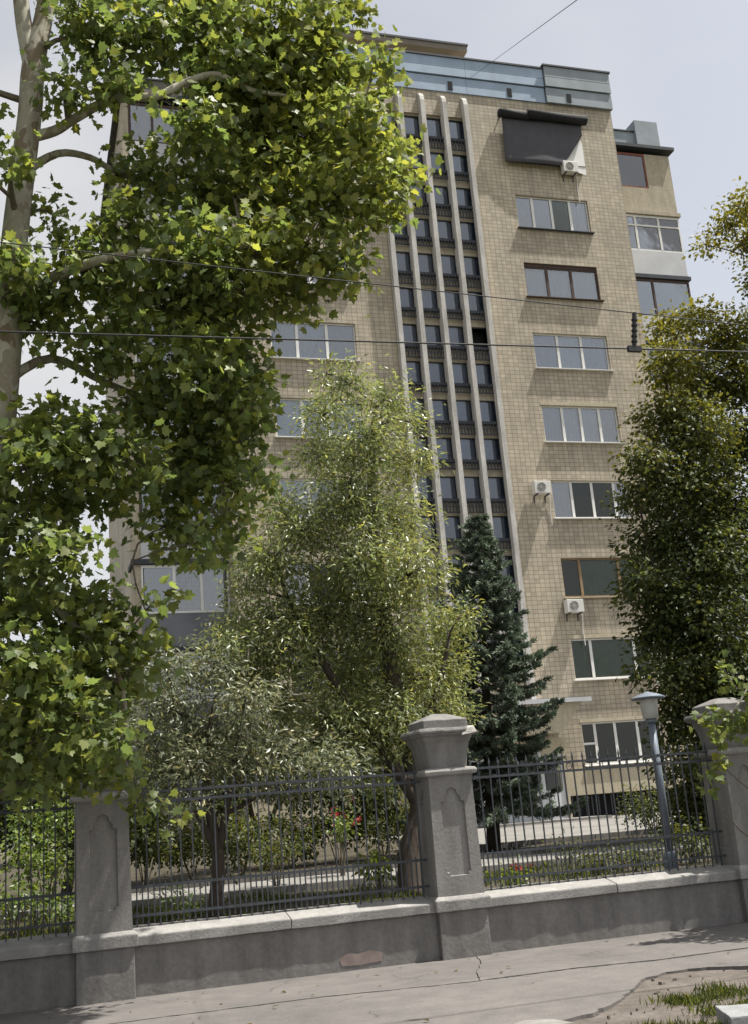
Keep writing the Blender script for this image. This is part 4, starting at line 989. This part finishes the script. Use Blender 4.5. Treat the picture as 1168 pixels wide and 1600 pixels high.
# --- silvery shrub trees further left ---------------------------------------------
def shrub_tree(name, px, py, y, label, cl, seed, mat, kind, size, per=130, nl=15, srad=.13, yel=-.08, barkm='bark_dark', depth=1.4, jit=.6, cat='tree', grp='yard trees', r0=.10, up=.5):
    b = at(px, py, y); b.z = yard_z(y)-.05; top = at(*cl[0][:2], y)
    h = top.z-b.z
    tr = [([b, b.lerp(top, .25)+Vector((.08, 0, 0)), b.lerp(top, .5)+Vector((-.06, .05, 0)), b.lerp(top, .8)], [r0, r0*.8, r0*.55, r0*.25])]
    li = []
    r_ = random.Random(seed)
    for k in range(2):
        c = at(*cl[(k*3+2) % len(cl)][:2], y); a = tr[0][0][1]
        li.append(([a, a.lerp(c, .5)+Vector((0, r_.uniform(-.2, .2), .15)), c], [r0*.6, r0*.4, r0*.15]))
    clumps = [px_clump(x, yy, r*.95, y+r_.uniform(-jit, jit), depth, 0) for x, yy, r in cl]
    return build_tree(name, tuple(b), label, cat, grp, tr, li, clumps, mat, barkm, seed, per, nl, srad, size, kind, up=up, yellow=yel, twig_every=4)
shrub_tree('olive_tree', 330, 1380, 15.0, 'silvery narrow-leaved tree behind the middle fence bay', [(330,1040,45),(260,1045,42),(385,1100,52),(270,1110,62),(335,1150,66),(240,1165,40),(440,1180,55),(300,1205,55),(520,1205,50),(395,1200,48),(225,1220,30),(300,1250,26),(450,1235,28)],
           21, 'leaf_grey', 'lance', (.065, .125))
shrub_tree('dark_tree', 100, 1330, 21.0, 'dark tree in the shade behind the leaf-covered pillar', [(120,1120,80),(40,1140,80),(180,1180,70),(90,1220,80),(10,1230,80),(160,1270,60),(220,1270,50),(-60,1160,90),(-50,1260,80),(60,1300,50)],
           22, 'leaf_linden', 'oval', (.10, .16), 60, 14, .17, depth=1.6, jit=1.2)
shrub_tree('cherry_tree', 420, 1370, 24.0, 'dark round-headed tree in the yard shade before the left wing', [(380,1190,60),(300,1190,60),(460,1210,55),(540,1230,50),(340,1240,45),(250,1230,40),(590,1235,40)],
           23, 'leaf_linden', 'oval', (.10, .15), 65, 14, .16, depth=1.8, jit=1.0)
# --- big dark linden on the right --------------------------------------------------
RYD = 20.0
b = at(1110, 1300, RYD); b.z = yard_z(RYD)-.05
RT = lambda px, py, y=RYD: at(px, py, y)
trunk = [([b, RT(1108, 1220), RT(1100, 1100), RT(1100, 950), RT(1105, 800), RT(1100, 650), RT(1095, 560)], [.26, .21, .19, .16, .12, .07, .03])]
limbs = [([RT(1100, 1050), RT(1060, 960), RT(1020, 880), RT(1000, 800)], [.10, .08, .05, .02]), ([RT(1100, 950), RT(1150, 850), RT(1190, 740), RT(1200, 620), RT(1198, 500), RT(1185, 420), RT(1150, 372)], [.11, .08, .06, .045, .035, .025, .01]),
         ([RT(1104, 800), RT(1060, 710), RT(1040, 620), RT(1050, 540)], [.09, .06, .04, .02])]
RC = [(1045,515,28,.9),(1085,500,26,.7),(1130,530,45,.6),(1040,570,36,.7),(1090,600,52,.5),(1150,600,48,.4),(1035,650,38,.35),(1080,680,62,.25),(1150,700,58,.2),(1005,720,32,.2),(1050,760,62,.1),(1120,790,75,.05),(990,785,28,.1),  # last value makes a clump's leaves lighter and yellower, most at the top
      (1020,850,50,0),(1100,880,82,0),(1165,900,58,0),(1030,930,52,0),(995,905,24,0),(1090,980,82,0),(1030,1000,42,0),(1060,1060,46,0),(1130,1060,75,0),(1062,1130,42,0),(1150,1150,58,0),(1085,1200,52,0),(1075,1270,40,0),(1125,1255,48,0),
      (1210,560,55,.4),(1230,680,75,.1),(1240,820,85,0),(1240,960,85,0),(1220,1090,80,0),(1200,1210,70,0),(1000,1050,18,0),(1090,1310,28,0),(1138,340,20,.9),(1158,380,16,.8),(1163,318,20,.9),(1190,365,30,.8),(1100,383,11,.9),(1120,366,13,.9),(1205,430,36,.6),(1200,500,34,.5)]
clumps = [px_clump(x, y, r*.95, RYD+rr.uniform(-.9, .9), 1.35, v) for x, y, r, v in RC]
build_tree('linden_tree', tuple(b), 'large dark linden with yellow-green top beside the right balconies', 'tree', 'yard trees', trunk, limbs, clumps, 'leaf_linden', 'bark_dark', 9,
           95, 16, .16, (.075, .135), 'oval', up=.7, tv=.3, yellow=.12, twig_every=5)
# --- young plane beyond the right pillar, only its sprays reach in ------------------
b = Vector((10.4, 12.0, 0))
trunk = [([b+Vector((0, 0, -.1)), b+Vector((0, .05, 1.5)), b+Vector((-.1, .1, 3)), b+Vector((0, .1, 4.6)), b+Vector((.1, .1, 5.6))], [.10, .085, .065, .04, .02])]
YP = lambda px, py, y=12.1: at(px, py, y)
limbs = [([b+Vector((-.1, .1, 3)), YP(1230, 1020), YP(1180, 1060), YP(1140, 1120)], [.045, .03, .018, .01])]
YC = [(1260,960,60),(1300,1040,70),(1290,880,70),(1330,950,80),(1340,820,70),(1250,1060,40)]
clumps = [px_clump(x, y, r, 12.1+rr.uniform(-.4, .4), 1.2, .12) for x, y, r in YC]
yp, rng = build_tree('young_plane_tree', tuple(b), 'young plane tree whose bright sprays hang before the far fence pillar', 'tree', None, trunk, limbs, clumps, 'leaf_plane', 'bark_plane', 13,
                     75, 9, .12, (.07, .13), 'palmate', yellow=.2, twig_every=4)
loose_leaves(yp, [([YP(1190, 1090), YP(1150, 1075), YP(1132, 1050), YP(1125, 1030)], .008), ([YP(1190, 1120), YP(1150, 1122), YP(1115, 1118), YP(1088, 1128)], .008), ([YP(1185, 1115), YP(1160, 1140), YP(1140, 1150)], .007),
                  ([YP(1130, 1120), YP(1120, 1165), YP(1118, 1200), YP(1108, 1240)], .007)],
             rng, 85, (.07, .12), 'leaf_plane', 'palmate', yellow=.2)
for pts in ([YP(1125, 1203), YP(1134, 1202), YP(1150, 1217), YP(1166, 1230), YP(1190, 1260)], [YP(1119, 1255), YP(1130, 1274), YP(1140, 1280), YP(1155, 1297), YP(1185, 1320)]):
    part('bare_twig', MB().tube(pts, [.005, .007, .008, .009, .010], 5), 'bark_twig', yp, True)

# --- spruce ------------------------------------------------------------------------
SY = 22.9
sb = at(771, 1331, SY); sb.z = yard_z(SY)-.05; stp = at(744, 806, SY)
t = thing('spruce_tree', tuple(sb), 'blue-green spruce with drooping boughs beside the entrance', 'tree', 'yard trees')
axis = stp-sb; H_ = axis.length
part('trunk', MB().tube([sb, sb+axis*.2, sb+axis*.5, sb+axis*.8, stp], [.15, .13, .085, .04, .01], 12), 'bark_spruce', t, True)
rng = np.random.default_rng(17); P, N, D, Sz, T = [], [], [], [], []; bm_b = MB()
nwh = 34
for w in range(nwh):
    f = .17+.82*(w/(nwh-1))**.95; zc = sb+axis*f
    rad = (1-f)**.78*2.0*rng.uniform(.78, 1.18)+.10
    nb = int(6+5*(1-f))
    for k in range(nb):
        a = 2*math.pi*(k/nb)+rng.uniform(-.35, .35)+w*.7; L = rad*rng.uniform(.70, 1.12)
        dirv = np.array([math.cos(a), math.sin(a), 0]); pts = []
        drop = rng.uniform(.30, .55)*(1.12-f)
        for i in range(7):
            s = i/6; pts.append(np.array(zc)+dirv*L*s+np.array([0, 0, L*(-drop*2.0*s+ drop*1.35*s*s + .10*s**3)+rng.uniform(-.01, .01)]))
        bm_b.tube([Vector(p) for p in pts], [.022*(1-.85*i/6)*(1-f*.6) for i in range(7)], 4, False)
        side = np.cross(dirv, [0, 0, 1]); br = rng.uniform(.75, 1.25)
        nsp = int(L*34)+6
        for q in range(nsp):
            s = rng.uniform(.18, 1.0)**.8; i0 = min(5, int(s*6)); p = pts[i0]+(pts[i0+1]-pts[i0])*(s*6-i0)
            sl = (0.09+.30*L*.5*(1-s)+.05)*rng.uniform(.7, 1.2); sg = rng.choice([-1, 1])
            sd_ = side*sg*.8+dirv*.75+np.array([0, 0, rng.uniform(-.45, .02)]); sd_ /= np.linalg.norm(sd_)
            if s > .93: sd_ = dirv+np.array([0, 0, .05])
            nn_ = int(10+sl*52)
            u = rng.uniform(0, 1, nn_); base = p+np.outer(u*sl, sd_)
            ang = rng.uniform(0, 6.28, nn_); e1 = np.cross(sd_, [0, 0, 1.]); e1 /= np.linalg.norm(e1)+1e-9; e2 = np.cross(e1, sd_)
            rd = np.outer(np.cos(ang), e1)+np.outer(np.sin(ang)*.8+.25, e2)
            P.append(base); D.append(rd*.9+sd_*.75); N.append(np.cross(rd, sd_)+rng.normal(size=(nn_, 3))*.3)
            Sz.append(rng.uniform(.06, .11, nn_)); tip = .8+.5*u
            b_ = br*tip*rng.uniform(.8, 1.2, nn_); T.append(np.stack([b_*.95, b_, b_*1.05, np.ones(nn_)], 1))
part('boughs', bm_b, 'bark_spruce', t)['kind'] = 'stuff'
P, N, D, Sz, T = [np.concatenate(a) for a in (P, N, D, Sz, T)]
o = link('crown', leaves_mesh('crown', P-np.array(sb), N, D, Sz, 'needle', rng, T), 'needle', t); o['kind'] = 'stuff'
NSPR = len(P)

# --- bushes and flowers in the yard ---------------------------------------------------
def bush(name, px, py, y, rpx, label, seed, mat='leaf_shrub', kind='oval', size=(.05, .09), per=60, yel=.2, cat='bush', flowers=None, hgt=1.0, grp='yard bushes'):
    c = at(px, py, y); r = rpx*c.length/CAM_F; zb = yard_z(y)
    rng = np.random.default_rng(seed); t = thing(name, (c.x, y, zb-.02), label, cat, grp)
    hh = max(r*hgt, .12); zc = max(c.z, zb+hh*.7); cl = []
    for k in range(6):
        a = rng.uniform(0, 6.28); q = Vector((c.x+math.cos(a)*r*.5, y+math.sin(a)*r*.5, zc+rng.uniform(-.3, .3)*hh)); cl.append((q.x, q.y, q.z, r*.58, r*.58, hh*.6, 0))
        st = MB().tube([Vector((c.x+math.cos(a)*.03, y+math.sin(a)*.03, zb-.03)), Vector((c.x, y, zb)).lerp(q, .5)+Vector((0, 0, .03)), q], [.012, .009, .004], 5)
        part('stem', st, 'bark_twig', t)
    (P, N, D, S_, T), _ = sprig_leaves(cl, rng, per, 9, .06+r*.08, size, yellow=yel)
    o = link('foliage', leaves_mesh('foliage', P-np.array(t.location), N, D, S_, kind, rng, T), mat, t); o['kind'] = 'stuff'
    if flowers:
        for k in range(flowers):
            q = np.array([c.x, y, zc])+rng.normal(size=3)*np.array([r*.5, r*.4, hh*.4])+np.array([0, -.1, .12]); n_ = 14
            PP = np.repeat(q[None], n_, 0)+rng.normal(size=(n_, 3))*.02; NN = rng.normal(size=(n_, 3))+np.array([0, -.4, .7]); DD = rng.normal(size=(n_, 3))
            link('flower_head', leaves_mesh('flower_head', PP-np.array(t.location), NN, DD, rng.uniform(.03, .055, n_), 'oval', rng, np.ones((n_, 4))), 'petal_red', t)
    return t
bush('green_bush', 60, 1340, 15.6, 55, 'bright green bush behind the fence bay beyond the leaf-covered pillar', 31, per=50)
bush('green_bush', 20, 1410, 14.8, 42, 'bright low bush at the foot of the fence by the shaded pillar', 32, per=50)
bush('green_bush', 105, 1420, 14.6, 34, 'small light green bush against the shaded pillar', 33)
bush('green_bush', 75, 1290, 17.5, 60, 'taller leafy bush in the shade behind the bright bushes', 34, per=45, yel=.1)
bush('garden_plant', 275, 1410, 14.6, 32, 'blue-green leafy plant low behind the middle fence bay', 35, size=(.06, .11), kind='lance', yel=0, cat='plant')
bush('garden_plant', 590, 1352, 15.6, 26, 'light green young plant beside the tree trunk behind the fence', 36, size=(.07, .12), yel=.45, cat='plant')
bush('flower_bush', 530, 1290, 19.5, 24, 'bush with red flowers in the shaded yard', 37, flowers=9, cat='bush', hgt=1.2)
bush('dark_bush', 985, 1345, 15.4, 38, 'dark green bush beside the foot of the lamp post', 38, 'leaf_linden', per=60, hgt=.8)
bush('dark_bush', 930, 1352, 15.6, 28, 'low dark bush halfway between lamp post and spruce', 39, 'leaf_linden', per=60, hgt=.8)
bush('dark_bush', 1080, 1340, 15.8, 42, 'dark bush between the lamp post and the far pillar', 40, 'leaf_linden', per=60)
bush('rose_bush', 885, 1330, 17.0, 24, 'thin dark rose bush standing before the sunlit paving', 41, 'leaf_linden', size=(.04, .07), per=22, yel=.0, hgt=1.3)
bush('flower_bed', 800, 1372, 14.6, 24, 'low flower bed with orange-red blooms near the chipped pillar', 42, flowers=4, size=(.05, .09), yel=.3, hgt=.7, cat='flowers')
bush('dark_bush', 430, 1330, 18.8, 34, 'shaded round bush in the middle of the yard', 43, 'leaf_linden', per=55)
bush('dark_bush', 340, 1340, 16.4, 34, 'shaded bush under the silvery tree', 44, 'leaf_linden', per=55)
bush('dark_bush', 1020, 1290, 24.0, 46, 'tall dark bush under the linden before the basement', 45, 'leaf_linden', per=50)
for k_, (bx_, by_, yy_, rr_) in enumerate(((225, 1312, 22.0, 50), (300, 1310, 23.0, 54), (375, 1304, 22.5, 52), (450, 1300, 23.5, 50), (525, 1296, 24.0, 46), (595, 1292, 25.0, 44), (150, 1316, 22.0, 52), (650, 1280, 26.0, 36))):  # dark bushes added to cover the lit wall base and darken the yard
    bush('dark_bush', bx_, by_, yy_, rr_, ('added dark bush that darkens the yard before the left wing'), 70+k_, 'leaf_linden', per=42, size=(.07, .12), grp='added dark bushes before the left wing')
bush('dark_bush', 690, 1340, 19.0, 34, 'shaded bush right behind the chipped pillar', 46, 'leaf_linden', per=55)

# --- grass -------------------------------------------------------------------------------
def grass(name, label, spots, seed, hgt=(.05, .13), zf=None):
    rng = np.random.default_rng(seed); n = len(spots); spots = np.array(spots)
    D_ = rng.normal(size=(n, 3))*.35+np.array([0, 0, 1]); N_ = rng.normal(size=(n, 3)); N_[:, 2] *= .2
    me = leaves_mesh(name, spots, N_, D_, rng.uniform(*hgt, n), 'blade', rng, tints(n, rng, .35, .3))
    o = link(name, me, 'grass'); tag(o, label, 'grass', kind='stuff'); return o
rng = np.random.default_rng(51); sp = []
cent = [(rng.uniform(4.3, 16), rng.uniform(6.4, 9.7)) for _ in range(430)]
for cx_, cy_ in cent:
    lim = np.interp(cx_, [4.0, 4.4, 4.7, 5.06, 5.44, 5.84, 6.6, 9], [8.1, 8.35, 8.75, 9.0, 9.3, 9.5, 9.55, 9.6])
    if cy_ > lim: continue
    for _ in range(200): sp.append((cx_+rng.normal()*.10, cy_+rng.normal()*.10, -.04))
grass('verge_grass', 'short green grass on the dirt verge by the broken pavement', sp, 52, (.03, .10))
sp = []
for _ in range(85):
    cx_, cy_ = rng.uniform(-4, 9), rng.uniform(13.8, 17.6)
    for _ in range(70): 
        y_ = cy_+rng.normal()*.15; sp.append((cx_+rng.normal()*.15, max(y_, 13.7), yard_z(y_)-.02))
grass('yard_grass', 'patchy grass in the yard right behind the fence', sp, 53, (.05, .16))
# dry fallen leaves on the pavement
rng = np.random.default_rng(61); n = 46
for i in range(n):
    p = np.array([[rng.uniform(-.2, 7), 0, .006]]); p[0, 1] = rng.uniform(9.2, 13.1)
    if p[0, 0] > 3.4 and p[0, 1] < 10.9: continue
    me = leaves_mesh('fallen_leaf', p*0, np.array([[rng.normal()*.15, rng.normal()*.15, 1.]]), rng.normal(size=(1, 3)), np.array([rng.uniform(.03, .075)]), 'oval', rng, np.array([[2.2, 1.2, .9, 1]])*rng.uniform(.6, 1.3))
    tag(link('fallen_leaf', me, 'leaf_linden', None, tuple(p[0]+np.array([0, 0, .006]))), 'small dry brown leaf lying on the grey pavement', 'leaf', 'fallen leaves on the pavement')
